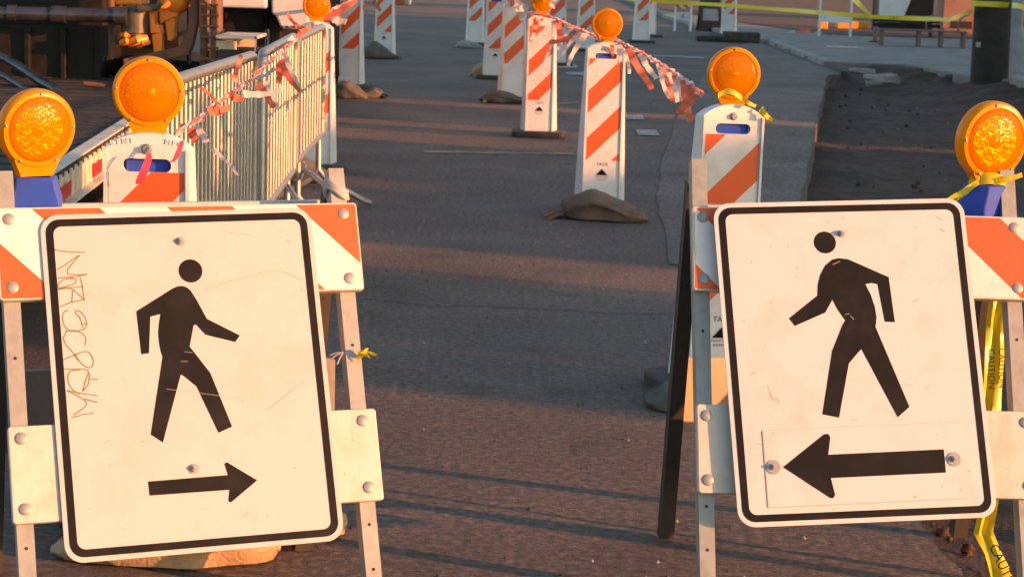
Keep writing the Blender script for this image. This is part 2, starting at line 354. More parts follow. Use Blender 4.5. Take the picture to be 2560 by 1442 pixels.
# paint and seams
mb = MB()
for q in (((1388, 163), (1440, 163), (1446, 172), (1392, 172)), ((1412, 182), (1462, 183), (1468, 190), (1418, 189)), ((1560, 289), (1606, 290), (1612, 301), (1566, 300)),
          ((1588, 326), (1640, 328), (1650, 341), (1596, 340)), ((1632, 139), (1760, 145), (1760, 148), (1632, 142))):
    mb.sheet([tuple(gr(*p).xy) for p in q], 0.008)
struct(mb.build("road_marking", PAINT))
mb = MB(); mb.sheet([tuple(gr(*p).xy) for p in ((1060, 378), (1440, 384), (1440, 388), (1060, 383))], 0.004)
mb.sheet([tuple(gr(*p).xy) for p in ((1350, 262), (1445, 256), (1446, 259), (1350, 265))], 0.004)
struct(mb.build("faded_marking", PAINT_Y))
mb = MB()
def seam(pts, wd):
    pts = [gr(*p, 0.003) for p in pts]; q = []
    for i in range(len(pts) - 1):
        for k in range(6):
            p = pts[i].lerp(pts[i + 1], k / 6); q.append(p + V((0, mn.noise(p * 3) * 0.03, 0)))
    q.append(pts[-1]); mb.strip(q, lambda i: wd * (0.7 + 0.6 * abs(mn.noise(q[i] * 5))), lambda i: V((0, 1, 0)))
seam([(905, 745), (1000, 752), (1090, 766), (1180, 762), (1300, 768), (1500, 780), (1690, 782)], 0.014)
seam([(1560, 395), (1600, 360), (1690, 322), (1730, 300)], 0.014)
seam([(1640, 700), (1690, 640), (1715, 560)], 0.01)
struct(mb.build("road_seam", TAR))
mb = MB()
for k in range(380):                                                    # loose grit on the carriageway
    y = 4.6 + 16 * random.random() ** 1.6; x = random.uniform(-0.16, 0.13) * y + 0.1; r_ = random.uniform(0.0025, 0.008)
    if x > 1.0 and y < 12: continue
    c = V((x, y, r_ * 0.5)); a0 = random.uniform(0, 6)
    vs = [c + V((r_ * math.cos(a0 + j * 1.257) * random.uniform(.7, 1.2), r_ * math.sin(a0 + j * 1.257) * random.uniform(.7, 1.2), -r_ * 0.5)) for j in range(5)] + [c + V((0, 0, r_ * 0.7))]
    mb.add(vs, [(j, (j + 1) % 5, 5) for j in range(5)], 0 if random.random() < 0.7 else 1)
struct(mb.build("loose_grit", [TAR, CONC_L]), "stuff")
# ------------------------------------------------------------------ warning lights (a part of what they are bolted to)
def warning_light(parent, pos, yaw=0.0, tilt=0.0, roll=0.0, case=None, screws=True, size=1.0):
    M = Matrix.Translation(pos) @ Matrix.Rotation(yaw, 4, 'Z') @ Matrix.Rotation(tilt, 4, 'X') @ Matrix.Rotation(roll, 4, 'Y') @ Matrix.Scale(size, 4)
    b = MB(); b.M = M
    b.lathe([(0.060, -0.013), (0.0712, -0.0165), (0.0755, -0.0200), (0.083, -0.0185), (0.0880, -0.012), (0.0885, 0.0), (0.0880, 0.012), (0.083, 0.0185), (0.0755, 0.0200), (0.0712, 0.0165), (0.060, 0.013)], 56)
    b.prism([(-0.055, -0.066), (0.055, -0.066), (0.040, -0.098), (0.036, -0.112), (-0.036, -0.112), (-0.040, -0.098)], -0.016, 0.016)
    wl = b.build("warning_light", RIM, parent, smooth=40)
    for s in (-1, 1):
        b = MB(); b.M = M
        pr = [(0.0722, s * 0.012), (0.0722, s * 0.0180)]
        for k in range(1, 15):                                          # moulded concentric prisms
            r_ = 0.0712 * (1 - k / 15); y_ = 0.0185 + 0.0170 * (1 - (r_ / 0.0722) ** 2) ** 0.9; pr += [(r_ + 0.0022, s * (y_ - 0.0005)), (r_, s * (y_ + 0.0006))]
        pr.append((0.0008, s * 0.0362))
        b.lathe(pr, 48); b.build("lens", LENS, wl, smooth=50)
        b = MB(); b.M = M; b.lathe([(0.057, s * 0.0150), (0.050, s * 0.0142), (0.022, s * 0.0136), (0.016, s * 0.0150), (0.012, s * 0.0200), (0.0005, s * 0.0225)], 32); b.build("reflector", REFL, wl, smooth=40)
    if screws:
        for a in (90, 172, 4, 238, 302):
            b = MB(); c = V((0.0800 * math.cos(R(a)), 0, 0.0800 * math.sin(R(a))))
            b.M = M @ Matrix.Translation(c); b.lathe([(0.0036, -0.017), (0.0036, -0.0205), (0.0026, -0.0222), (0.0005, -0.0226)], 10)
            b.build("screw", BOLT, wl, smooth=40)
    if case:
        b = MB(); b.M = M if case == 1 else Matrix.Translation(pos) @ Matrix.Rotation(case, 4, 'Z')
        b.prism([(-0.052, -0.192), (0.052, -0.192), (0.054, -0.155), (0.046, -0.128), (0.042, -0.106), (-0.042, -0.106), (-0.046, -0.128), (-0.054, -0.155)], -0.042, 0.042)
        b.box((0, 0, -0.196), (0.085, 0.06, 0.012)); b.box((0, 0, -0.112), (0.07, 0.056, 0.012))
        b.build("battery_case", BLUE, wl, smooth=50, bevel=0.006, seg=3)
    return wl

# ------------------------------------------------------------------ folding barricades with the pedestrian signs
def rivet(parent, M, x, z, y):
    b = MB(); b.M = M @ Matrix.Translation((x, y, z)); b.lathe([(0.0132, 0.002), (0.0132, -0.0008), (0.0118, -0.0020), (0.0005, -0.0022)], 24)
    b.build("rivet", BOLT, parent, smooth=50)
def bolt(parent, M, x, z, y, wr=0.012):
    b = MB(); b.M = M @ Matrix.Translation((x, y, z))
    b.lathe([(wr, 0.0), (wr, -0.002), (0.0005, -0.0022)], 20)
    b.prism([(0.0072 * math.cos(R(60 * k + 10)), 0.0072 * math.sin(R(60 * k + 10))) for k in range(6)], -0.008, -0.002)
    b.tube([(0, -0.008, 0), (0, -0.0125, 0)], 0.0035, 8)
    b.build("bolt", BOLT, parent, smooth=35)
def leg_x(b, pts, x, wx, holes=()):                                     # perforated angle post from top to foot
    p0, p1 = V(pts[0]), V(pts[1]); d = (p1 - p0).normalized(); n = V((1, 0, 0)).cross(d).normalized(); L = (p1 - p0).length
    rot = Matrix((V((1, 0, 0)), n, d)).transposed()
    mid = (p0 + p1) / 2
    s = 1 if n.y > 0 else -1
    b.box(mid, (wx, 0.004, L), rot)                                     # front flange
    b.box(mid + n * s * 0.0195 - V((wx / 2 - 0.002, 0, 0)), (0.004, 0.035, L), rot)   # side flange
    b.box(mid + n * s * 0.0195 + V((wx / 2 - 0.002, 0, 0)), (0.004, 0.035, L), rot)
    for t in holes:
        q = p0 + d * t - n * s * 0.0027; a = [(q + rot @ V((0.0038 * math.cos(R(45 * k)), 0, 0.0038 * math.sin(R(45 * k))))) for k in range(8)]
        b.add(a, [tuple(range(8))], 1)

def barricade(label, org, yaw, lean, roll, sgn_roll, xl, xr, top, low, lx, legx, foot, stripe, roff, art, lights, rear_foot, extra):
    t = thing("barricade", label, "barricade", (org[0], org[1], 0), R(yaw), "folding barricades closing the street")
    base = Matrix.Translation((0, 0, org[2])) @ Matrix.Rotation(R(-lean), 4, 'X')
    M = base @ Matrix.Rotation(R(roll), 4, 'Y'); MS = base @ Matrix.Rotation(R(sgn_roll), 4, 'Y')
    for nm, (z0, z1), y in (("top_rail", top, roff), ("lower_rail", low, roff)):
        b = MB(); b.M = M; b.prism(rrect(xl, xr, z0, z1, 0.006, 2), y + 0.0012, y + 0.024)
        q = rrect(xl + 0.0035, xr - 0.0035, z0 + 0.0035, z1 - 0.0035, 0.004, 2)
        if nm == "top_rail":
            stripes(b, q, y, *stripe, 1); b.build(nm, [RAILW, SHEET_W, SHEET_O], t)
        else: b.build(nm, RAILW, t, bevel=0.003)
    # the sheeting faces of the top rail use slots 1 and 2
    tr = [c for c in t.children if c.name.startswith("top_rail")][0]; n0 = 2 + len(rrect(0, 1, 0, 1, .1, 2))
    for i, p in enumerate(tr.data.polygons):
        if i >= n0: p.material_index += 1
    for x in legx:
        b = MB(); b.M = M; zt = 0.487; zb = foot
        leg_x(b, [(x, roff + 0.027, zt), (x, roff + 0.027, zb)], x, 0.036, (0.42, 0.83, 0.93))
        b.build("front_leg", [extra['leg'], HOLE], t)
        for z in (top[0] + 0.028, top[1] - 0.026, low[0] + 0.03, low[1] - 0.027): rivet(t, M, x, z, roff)
    for x, (fx, fy) in zip(legx, rear_foot):
        b = MB(); b.M = Matrix.Identity(4)
        tp = M @ V((x, roff + 0.075, 0.44)); leg_x(b, [tp, (fx, fy, 0.004)], x, 0.036, (0.25, 0.4, 0.55, 0.7))
        b.build("rear_leg", [extra['rear'], HOLE], t)
    for nm, z0, z1, mt in (("rear_lower_rail", 0.275, 0.465, extra['rmat']), ("rear_top_rail", 0.680, 0.848, RAILW)):
        f = (rear_foot[0][1] + rear_foot[1][1]) / 2; yt = math.sin(R(lean)) * 0.44 + 0.1
        yy = lambda z: f + (yt - f) * z / 0.92 + 0.05
        b = MB(); a = math.atan2(yy(z1) - yy(z0), z1 - z0); b.M = Matrix.Translation((0, yy((z0 + z1) / 2), (z0 + z1) / 2)) @ Matrix.Rotation(-a, 4, 'X')
        b.prism(rrect(xl + (extra['rx'] if z0 < 0.5 else 0.07), xr, -(z1 - z0) / 2, (z1 - z0) / 2, 0.006, 2), -0.011, 0.011); b.build(nm, mt, t, bevel=0.003)
    # sign plate with rounded corners, border, walker and arrow
    W2, H2 = 0.3048, 0.381
    b = MB(); b.M = MS; b.prism(rrect(-W2, W2, -H2, H2, 0.040, 8), -0.0035, 0.0)
    sp = b.build("sign_panel", art['mat'], t, bevel=0.0008)
    sp["label"] = art['label']
    def mark(nm, fn, mt=BLACK):
        m_ = MB(); m_.M = MS; fn(m_); return m_.build(nm, mt, sp)
    i_, o_ = 0.011, 0.0275
    mark("border", lambda m_: ring(m_, rrect(-W2 + i_, W2 - i_, -H2 + i_, H2 - i_, 0.031, 8), rrect(-W2 + o_, W2 - o_, -H2 + o_, H2 - o_, 0.018, 8), -0.0043))
    def walker(m_):
        m_.prism([(art['head'][0] + 0.0265 * math.cos(R(k * 10)), art['head'][1] + 0.0265 * math.sin(R(k * 10))) for k in range(36)], -0.0043, -0.0034)
        m_.prism(art['body'], -0.0043, -0.0034)
    mark("walking_figure", walker)
    if art.get('plate'):
        def pl(m_):
            p = art['plate']; m_.prism(p, -0.0050, -0.0034)
        mark("arrow_plate", pl, art['mat'])
        def edge(m_):
            p = art['plate']
            for a, b2, wd in ((p[0], p[3], 0.0022), (p[3], p[2], 0.0014), (p[0], p[1], 0.0009)):
                a = V(a); b2 = V(b2); d = (b2 - a).normalized(); n = V((-d.y, d.x)) * wd / 2
                m_.face([tuple(a - n), tuple(b2 - n), tuple(b2 + n), tuple(a + n)], -0.00515)
        mark("plate_edge_line", edge, STAIN)  # thin darker line along the left, bottom and top plate edges
    ya = -0.0058 if art.get('plate') else -0.0043
    mark("arrow", lambda m_: m_.prism(art['arrow'], ya, ya + 0.0010))
    for (x, z), wr in zip(art['bolts'], art['wash']): bolt(sp, MS, x, z, -0.0052 if (art.get('plate') and z < 0) else -0.0036, wr)
    def strokes(lines, wd, y):
        def fn(m_):
            for ln in lines:
                pts = []
                for i in range(len(ln) - 1):
                    p0 = V(ln[max(i - 1, 0)]); p1 = V(ln[i]); p2 = V(ln[i + 1]); p3 = V(ln[min(i + 2, len(ln) - 1)])
                    for k in range(5):
                        u = k / 5; pts.append(0.5 * ((2 * p1) + (p2 - p0) * u + (2 * p0 - 5 * p1 + 4 * p2 - p3) * u * u + (3 * p1 - p0 - 3 * p2 + p3) * u ** 3))
                pts.append(V(ln[-1])); vs = []
                for i, p in enumerate(pts):
                    d = pts[min(i + 1, len(pts) - 1)] - pts[max(i - 1, 0)]; d = d.normalized() if d.length > 1e-6 else V((1, 0))
                    n = V((-d.y, d.x)) * wd / 2 * (0.75 + 0.5 * abs(mn.noise(V((p.x * 90, p.y * 90, 0)))))
                    vs += [(p.x - n.x, y, p.y - n.y), (p.x + n.x, y, p.y + n.y)]
                m_.add(vs, [(2 * i + 1, 2 * i, 2 * i + 2, 2 * i + 3) for i in range(len(pts) - 1)])
        return fn
    for nm, lines, wd, y, mt in art['strokes']:
        if nm == "graffiti": mark(nm, strokes(lines, wd, y), mt)
        else:
            for ln in lines: mark(nm, strokes([ln], wd, y), mt)
    for l in lights: warning_light(t, M @ V(l['p']), l['yaw'], l['tilt'], l.get('roll', 0), l.get('case', 1), size=l.get('size', 1.0))
    return t, M
L_head=[(0.0165,0.2427)]
L_body=[(-0.0047,0.2093),(-0.0169,0.2086),(-0.0273,0.2041),(-0.1111,0.1567),(-0.1085,0.0602),(-0.0914,0.0617),(-0.0817,0.1431),(-0.059,0.1478),(-0.0641,0.126),(-0.0674,0.1058),(-0.0675,0.0856),(-0.0659,0.0672),(-0.0625,0.0517),(-0.1027,-0.1177),(-0.078,-0.1369),(-0.0264,0.0092),(-0.0224,0.009),(0.0063,-0.0177),(0.0455,-0.1237),(0.0768,-0.1121),(0.0398,0.0099),(-0.0008,0.0719),(0.0122,0.119),(0.0176,0.1208),(0.0368,0.0965),(0.1015,0.0767),(0.1135,0.0909),(0.0433,0.1322),(0.0245,0.175),(0.0125,0.1982),(0.0039,0.206)]
L_arrow=[(-0.1172,-0.2193),(-0.1166,-0.2499),(0.0577,-0.2507),(0.0534,-0.275),(0.0583,-0.2785),(0.1212,-0.2344),(0.0586,-0.1902),(0.052,-0.1922),(0.0576,-0.2181)]
L_bolts=[(-0.0005,0.3107),(-0.0157,-0.1992)]
R_head=[(-0.0429,0.2799)]
R_body=[(-0.0138,0.2412),(-0.0292,0.2381),(-0.0481,0.2234),(-0.0612,0.2021),(-0.0692,0.1798),(-0.0728,0.1523),(-0.1453,0.1001),(-0.133,0.0818),(-0.0576,0.1114),(-0.0377,0.1418),(-0.0279,0.1185),(-0.0115,0.0911),(-0.019,0.0809),(-0.0497,0.0198),(-0.0868,-0.1281),(-0.0481,-0.1372),(-0.0128,-0.011),(0.0204,0.0226),(0.0914,-0.1412),(0.1217,-0.1178),(0.0595,0.0736),(0.0642,0.0959),(0.0627,0.1209),(0.0556,0.1512),(0.045,0.1766),(0.0609,0.1792),(0.0746,0.1758),(0.0832,0.0853),(0.1072,0.0836),(0.1031,0.1922),(0.0086,0.2381)]
R_arrow=[(-0.1908,-0.2471),(-0.0876,-0.1747),(-0.0777,-0.1741),(-0.0736,-0.1825),(-0.0822,-0.2223),(0.1928,-0.22),(0.1919,-0.2743),(-0.0809,-0.2763),(-0.0747,-0.3148),(-0.0793,-0.3223),(-0.0866,-0.322)]
R_plate=[(-0.2311,-0.1608),(0.2396,-0.1572),(0.235,-0.3358),(-0.2327,-0.3381)]
R_bolts=[(-0.0016,0.3002),(-0.2131,-0.2462),(0.2141,-0.2441)]
GRAF=[[(-0.2749,0.2583),(-0.2639,0.263),(-0.2255,0.2876),(-0.2388,0.2725),(-0.252,0.2574),(-0.2534,0.2497),(-0.248,0.2453),(-0.2116,0.2438)],[(-0.2758,0.238),(-0.2557,0.2393),(-0.2326,0.2407),(-0.2116,0.2438)],[(-0.2429,0.2367),(-0.2618,0.2345),(-0.2738,0.226),(-0.2758,0.2187),(-0.2674,0.2168),(-0.2484,0.222),(-0.237,0.2275),(-0.2382,0.235),(-0.2487,0.2369)],[(-0.2777,0.2128),(-0.2546,0.2157),(-0.2214,0.2172)],[(-0.2271,0.2375),(-0.224,0.2209),(-0.2224,0.1865)],[(-0.2749,0.174),(-0.2499,0.1833),(-0.2194,0.1879)],[(-0.2449,0.2114),(-0.249,0.1832)],[(-0.2762,0.2136),(-0.2575,0.2149),(-0.2449,0.2114),(-0.2223,0.188)],[(-0.2584,0.1658),(-0.2672,0.1618),(-0.2714,0.1516),(-0.2693,0.1338),(-0.2603,0.1215),(-0.2477,0.1185),(-0.2273,0.1228),(-0.2212,0.1344),(-0.2238,0.1493),(-0.2329,0.1617),(-0.2419,0.1636),(-0.2424,0.1577),(-0.234,0.1469),(-0.2299,0.1259)],[(-0.2321,0.1349),(-0.2185,0.133)],[(-0.2645,0.1217),(-0.2696,0.1116),(-0.273,0.1044),(-0.2684,0.0894),(-0.2568,0.0741),(-0.244,0.0543)],[(-0.2676,0.1189),(-0.2503,0.121),(-0.2337,0.1142),(-0.2255,0.102),(-0.2287,0.0859)],[(-0.2794,0.0562),(-0.2546,0.0652),(-0.2269,0.0731),(-0.215,0.0601),(-0.2139,0.0452),(-0.2211,0.0368),(-0.2336,0.0419),(-0.2479,0.0589),(-0.2515,0.0679)],[(-0.2809,0.0367),(-0.2342,0.034),(-0.2247,0.0267)],[(-0.2428,0.0328),(-0.2614,0.0318),(-0.2692,0.022),(-0.2691,0.0044),(-0.2604,-0.0107),(-0.2469,-0.0203)],[(-0.2247,0.0267),(-0.2333,0.0082),(-0.2407,-0.0134)],[(-0.2229,0.0252),(-0.2275,0.0019),(-0.2407,-0.0134)],[(-0.2245,0.012),(-0.206,0.0101)],[(-0.2745,-0.0099),(-0.2495,-0.0172),(-0.2103,-0.0255)],[(-0.2745,-0.0099),(-0.2342,-0.0401),(-0.2645,-0.0644)],[(-0.2392,-0.031),(-0.2114,-0.04)],[(-0.2691,-0.0699),(-0.2418,-0.0644),(-0.2203,-0.0628)],[(-0.2781,0.3034),(-0.2599,0.2979),(-0.2112,0.2931)]]

random.seed(11)
scr = [[(random.uniform(-.25, .25), random.uniform(-.33, .33)) for _ in range(1)] for _ in range(26)]
scr = [[a[0], (a[0][0] + random.uniform(-.02, .02), a[0][1] + random.uniform(-.012, .012))] for a in scr]
scrl = [[(0.10, 0.33), (0.17, 0.318)], [(0.2, 0.06), (0.225, 0.055)], [(0.16, -0.08), (0.25, -0.02)], [(-0.06, -0.02), (0.10, -0.05)], [(0.05, 0.2), (0.2, 0.235), (0.27, 0.21)]]
bar_l, ML = barricade("barricade with scratched-in graffiti, its black arrow pointing right", (-0.6953, 4.4738, 0.4975), 20.5, 23, 0, -0.8, -0.402, 0.411, (0.190, 0.396), (-0.293, -0.085),
    0, (-0.375, 0.378), -0.524, (0.296, 0.5, -0.228), 0.002,
    dict(mat=WHITE_SIGN, label="white sign with a walking figure and an arrow pointing right, name scratched down its left side", head=L_head[0], body=L_body, arrow=L_arrow, bolts=L_bolts, wash=(0.0105, 0.0115),
         strokes=[("graffiti", GRAF, 0.0034, -0.0041, SCRATCH), ("scratch", scr[:14] + scrl, 0.0009, -0.0046, STAIN)]),
    [dict(p=(-0.303, 0.012, 0.580), yaw=R(17), tilt=R(7), case=R(-12))], ((-0.40, 0.27), (0.325, 0.275)), dict(leg=STEEL, rear=STEEL_D, rmat=CONC, rx=0.0))  # concrete grey on the rear rail stands in for its shade
bar_r, MR = barricade("barricade without graffiti, its black arrow on a bolted plate pointing left", (0.7984, 4.752, 0.5325), 6.9, 23, 1.1, -2.2, -0.368, 0.455, (0.159, 0.362), (-0.316, -0.110),
    0, (-0.345, 0.415), -0.556, (0.294, 0.527, 0.585), 0.022,
    dict(mat=WHITE_DIRTY, label="white sign with a walking figure, arrow on a separate plate pointing left", head=R_head[0], body=R_body, arrow=R_arrow, plate=R_plate, bolts=R_bolts, wash=(0.0085, 0.0165, 0.0165),
         strokes=[("scuff", [[(-.21, .05 - .105), (-.2, -.09), (-.19, -.087), (-.186, -.1)]] + scr[8:], 0.0014, -0.0046, STAIN)]),
    [dict(p=(0.372, 0.03, 0.556), yaw=R(16), tilt=R(3), roll=R(-5), case=R(28), size=1.08)], ((-0.355, 0.335), (0.405, 0.335)), dict(leg=STEEL, rear=STEEL_D, rmat=RAILY, rx=0.016))
# cord knotted round the post top, tape scrap and twist tie
b = MB(); b.M = bar_l.matrix_basis @ ML
q = [(0.378 + 0.026 * math.cos(R(a)) * (1 if abs(math.cos(R(a))) < .8 else .95), 0.047 + 0.026 * math.sin(R(a)), 0.435 + 0.006 * math.sin(R(2 * a + 40))) for a in range(0, 361, 20)]
for dz in (-0.008, 0.0, 0.008): b.tube([(x, y, z + dz - 0.012 * (x - .378) / .026) for x, y, z in q], 0.0055, 8)
tag(b.build("cord_loop", FLAG_W, smooth=60), "pale cord wound round the bare post top of the graffitied barricade", "cord")
def crumple(mb, c, n, L, wd, mi=0, flat=1.0):
    for k in range(n):
        d = V((random.uniform(-1, 1), random.uniform(-1, 1) * flat, random.uniform(-.5, .6))).normalized(); s0 = V((random.uniform(-1, 1), random.uniform(-1, 1), random.uniform(-1, 1))).normalized()
        pts = [V(c) + d * L * (i / 5) + V((0, 0, -0.25 * L * (i / 5) ** 2)) + s0 * 0.15 * L * math.sin(i * 1.3 + k) for i in range(6)]
        mb.strip(pts, lambda i: wd * (1 - 0.12 * i), lambda i: (s0 + d.cross(s0) * 0.5 * math.sin(i + k)).normalized(), mi)
b = MB(); crumple(b, at(915, 880, 4.62), 5, 0.03, 0.018)
tag(b.build("tape_knot", CAUT, smooth=60), "scrap of yellow tape sticking out beside a barricade leg", "tape")
b = MB()
for q in ((826, 887), (830, 895), (843, 910)): b.tube([at(858, 880, 4.6), at((858 + q[0]) / 2, (880 + q[1]) / 2 - 2, 4.6), at(*q, 4.6)], 0.0016, 6)
tag(b.build("twist_tie", FLAG_W, smooth=60), "white plastic tie with three frayed ends beside a barricade leg", "tie")
# yellow tape hanging behind the right end of that barricade, and tied round its light
b = MB()
def tape_run(b, pts, wds, mi=0, fold=0.35, k=0.0):
    P = []; Wd = []
    for i in range(len(pts) - 1):
        for j in range(8):
            u = j / 8; P.append(V(pts[i]).lerp(V(pts[i + 1]), u)); Wd.append(wds[i] * (1 - u) + wds[i + 1] * u)
    P.append(V(pts[-1])); Wd.append(wds[-1])
    vs = []; fs = []; n = 5
    for i, p in enumerate(P):
        for j in range(n):
            s = (j / (n - 1) - 0.5); vs.append(p + V((s * Wd[i], fold * Wd[i] * math.sin(s * 9 + k + i * 0.16) * 0.5, s * Wd[i] * 0.15)))
    for i in range(len(P) - 1):
        for j in range(n - 1): fs.append((i * n + j, i * n + j + 1, (i + 1) * n + j + 1, (i + 1) * n + j))
    b.add(vs, fs, mi)
hang = [at(2494, 738, 5.02), at(2488, 800, 5.0), at(2486, 900, 4.97), at(2480, 1010, 4.93), at(2478, 1120, 4.89), at(2476, 1240, 4.86), at(2458, 1330, 4.83), at(2482, 1380, 4.8), at(2500, 1425, 4.78), at(2522, 1500, 4.72)]
tape_run(b, hang, [0.036, 0.044, 0.050, 0.048, 0.045, 0.040, 0.046, 0.040, 0.050, 0.055])
for y0, y1, tx, px in ((845, 985, "CAUTION", 2499), (845, 990, "CAUTION", 2473), (1372, 1470, "CAUTION", 2510)):
    c = at(px + (0 if y0 < 1000 else -2), (y0 + y1) / 2, 4.955 if y0 < 1000 else 4.76)
    text_mb(b, tx, 0.022 if y0 < 1000 else 0.032, (c.x, c.y - 0.022, c.z), 1, R(-86) if y0 < 1000 else R(-62))
ht = tag(b.build("caution_tape", [CAUT, BLACK], smooth=60), "creased yellow tape with black lettering hanging down behind a barricade", "caution tape")
b = MB(); c = MR @ V((0.372, 0.03, 0.556)); c = bar_r.matrix_basis @ c; c.z -= 0.098
b.strip([c + V((0.046 * math.cos(R(a)), 0.03 * math.sin(R(a)), 0.012 * math.sin(R(a * 1.7)))) for a in range(0, 400, 20)], 0.024, lambda i: V((0.2 * math.sin(i), 0, 1)).normalized())
b.strip([c + V((0.046 * math.cos(R(a)), 0.034 * math.sin(R(a)), -0.006 + 0.010 * math.cos(R(a * 1.3)))) for a in range(0, 400, 20)], 0.018, lambda i: V((0.3 * math.cos(i), 0.3, 1)).normalized())
def tail(b, p0, dx, dz, wd, n=9, dy=0.0, mi=0, k=0.0, bend=0.15):
    L = math.hypot(dx, dz); pts = [V(p0) + V((dx * u, dy * u + 0.04 * L * math.sin(5 * u + k), dz * u - bend * L * u * (1 - u) * (1 if abs(dx) > abs(dz) else 0))) + V((0.05 * L * math.sin(4 * u + k), 0, 0)) for u in [i / n for i in range(n + 1)]]
    dr = V((dx, 0, dz)).normalized(); s = V((-dr.z, 0, dr.x))
    b.strip(pts, lambda i: wd * (1 - 0.35 * i / n), lambda i: (s * math.cos(0.5 * math.sin(i * 0.9 + k)) + V((0, 1, 0)) * math.sin(0.9 * math.sin(i * 0.8 + k))).normalized(), mi)
tail(b, c + V((-0.03, -0.03, 0.005)), -0.075, -0.055, 0.016, k=1); tail(b, c + V((-0.03, -0.03, 0.0)), -0.062, -0.058, 0.012, k=3)
tail(b, c + V((0.0, -0.035, 0.0)), 0.075, 0.02, 0.018, k=2)
tag(b.build("tape_bow", CAUT, smooth=60), "yellow tape tied in a bow round the neck of an amber light", "tape")
# ------------------------------------------------------------------ vertical-panel channelizers
GC = "striped vertical panels along the closed lane"
def channelizer(label, px, D, H=0.96, yaw=0.0, up=0.675, light=None, arch=False, lean=0.0, slot=True, txt=True, zone=(0.27, 0.865), py=300, base=True, embossed=False, mats=None):
    p = at(px, py, D); t = thing("channelizer", label, "channelizer", (p.x, D, 0), R(yaw), GC)
    M = Matrix.Rotation(lean, 4, 'Y'); pl, sw, so = mats or (PLASTIC, SHEET_W, SHEET_O)
    hw = lambda z: 0.104 + 0.004 * (1 - z / H)                           # half width of the front
    bw = lambda z: 0.110 + 0.036 * (1 - z / H)                           # half width of the back
    yf = lambda z: -0.030 - 0.030 * (1 - z / H); yb = lambda z: 0.030 + 0.035 * (1 - z / H)
    sh = H - 0.042
    zs = [0.03, 0.2, 0.4, 0.6, 0.8, sh]
    def outline(w): # counter-clockwise from lower left, as (x, z)
        o = [(-w(zs[0]), zs[0])] + [(w(z), z) for z in zs]
        for a in range(1, 10):
            u = a / 10; x = w(sh) * (1 - 2 * u); o.append((x, sh + (H - sh) * (1 - (1 - 2 * u) ** 2) ** 0.85))
        return o + [(-w(z), z) for z in reversed(zs[1:])]
    fo = outline(hw); bo = outline(bw); n = len(fo)
    b = MB(); b.M = M
    V3f = [V((x, yf(z), z)) for x, z in fo]; V3b = [V((x, yb(z), z)) for x, z in bo]
    if slot:
        so_ = rrect(-0.060, 0.060, H - 0.098, H - 0.064, 0.0165, 5); ys = yf(H - 0.08)
        sl = [V((x, yf(z), z)) for x, z in so_]; k = len(sl)
        tri = tessellate_polygon([V3f, sl]); b.add(V3f + sl, [tuple(q) for q in tri])
        sb = [V((x, ys + 0.038, z)) for x, z in so_]
        b.add(sl + sb, [(i, (i + 1) % k, (i + 1) % k + k, i + k) for i in range(k)])
    else: b.add(V3f, [tuple(range(n))])
    b.add(V3f + V3b, [(i, i + n, (i + 1) % n + n, (i + 1) % n) for i in range(n)])
    b.add(V3b, [tuple(reversed(range(n)))])
    for s in (-1, 1):                                                    # raised side flanges
        pts = [(s * (hw(z) - 0.004), yf(z), z) for z in zs]
        vs = []; 
        for x, y, z in pts: vs += [(x - 0.004, y - 0.001, z), (x - 0.004, y - 0.009, z), (x + 0.004, y - 0.009, z), (x + 0.004, y - 0.001, z)]
        fs = []
        for i in range(len(pts) - 1):
            for j in range(4): fs.append((i * 4 + j, i * 4 + (j + 1) % 4, i * 4 + 4 + (j + 1) % 4, i * 4 + 4 + j))
        fs += [(0, 1, 2, 3), tuple(reversed(range(len(vs) - 4, len(vs))))]; b.add(vs, fs)
    if embossed:
        for i, ch in enumerate("BENT"): x = -0.084 + i * 0.0155; text_mb(b, ch, 0.019, (x, yf(H - .03) - 0.0012, H - 0.030 + 0.011 * (1 - (x / .1) ** 2) ), 0, -0.5 * x / .1 * -0.6 * -1, 0.0009)
        for i, ch in enumerate("MFG"): x = 0.052 + i * 0.0155; text_mb(b, ch, 0.019, (x, yf(H - .03) - 0.0012, H - 0.030 + 0.011 * (1 - (x / .1) ** 2)), 0, -0.3 * x / .1, 0.0009)
    b.build("panel_body", pl, t, smooth=38)
    if slot:
        b = MB(); b.M = M; b.box((0, yf(H - 0.08) + 0.024, H - 0.081), (0.108, 0.012, 0.048)); b.build("battery_case" if light is not None else "handle_recess", BLUE if light is not None else (BLUE if D < 26 else HOLE), t, bevel=0.003)
    # striped sheeting
    z0, z1 = zone; w = 0.0925
    poly = [(-w, z0), (w, z0), (w, z1), (-w, z1)]
    if arch: poly = [(-w, z0), (w, z0), (w, z1 - 0.06)] + [(w * math.cos(R(a)), z1 - 0.06 + 0.10 * math.sin(R(a))) for a in range(15, 180, 15)] + [(-w, z1 - 0.06)]
    b = MB(); P = 0.265; stripes(b, poly, 0, P, 0.475, up - 0.475 * P + w, -1)
    b.v = [M @ V((v.x, yf(v.z) - 0.0016, v.z)) for v in b.v]
    b.build("striped_sheeting", [sw, so], t)
    if txt and z0 > 0.2:
        b = MB(); b.M = M
        text_mb(b, "TAOS", 0.026, (0, yf(z0) - 0.0015, z0 - 0.022), 0)
        zt = z0 - 0.048; b.face([(-0.034, zt - 0.036), (0.034, zt - 0.036), (0.0, zt)], yf(zt) - 0.003)
        for q in (0.050, 0.064):
            text_mb(b, "TRAFFIC SAFETY" if q < .06 else "EQUIPMENT", 0.010, (0, yf(zt - q) - 0.0015, zt - q + 0.004), 0)
        b.build("logo", BLACK, t)
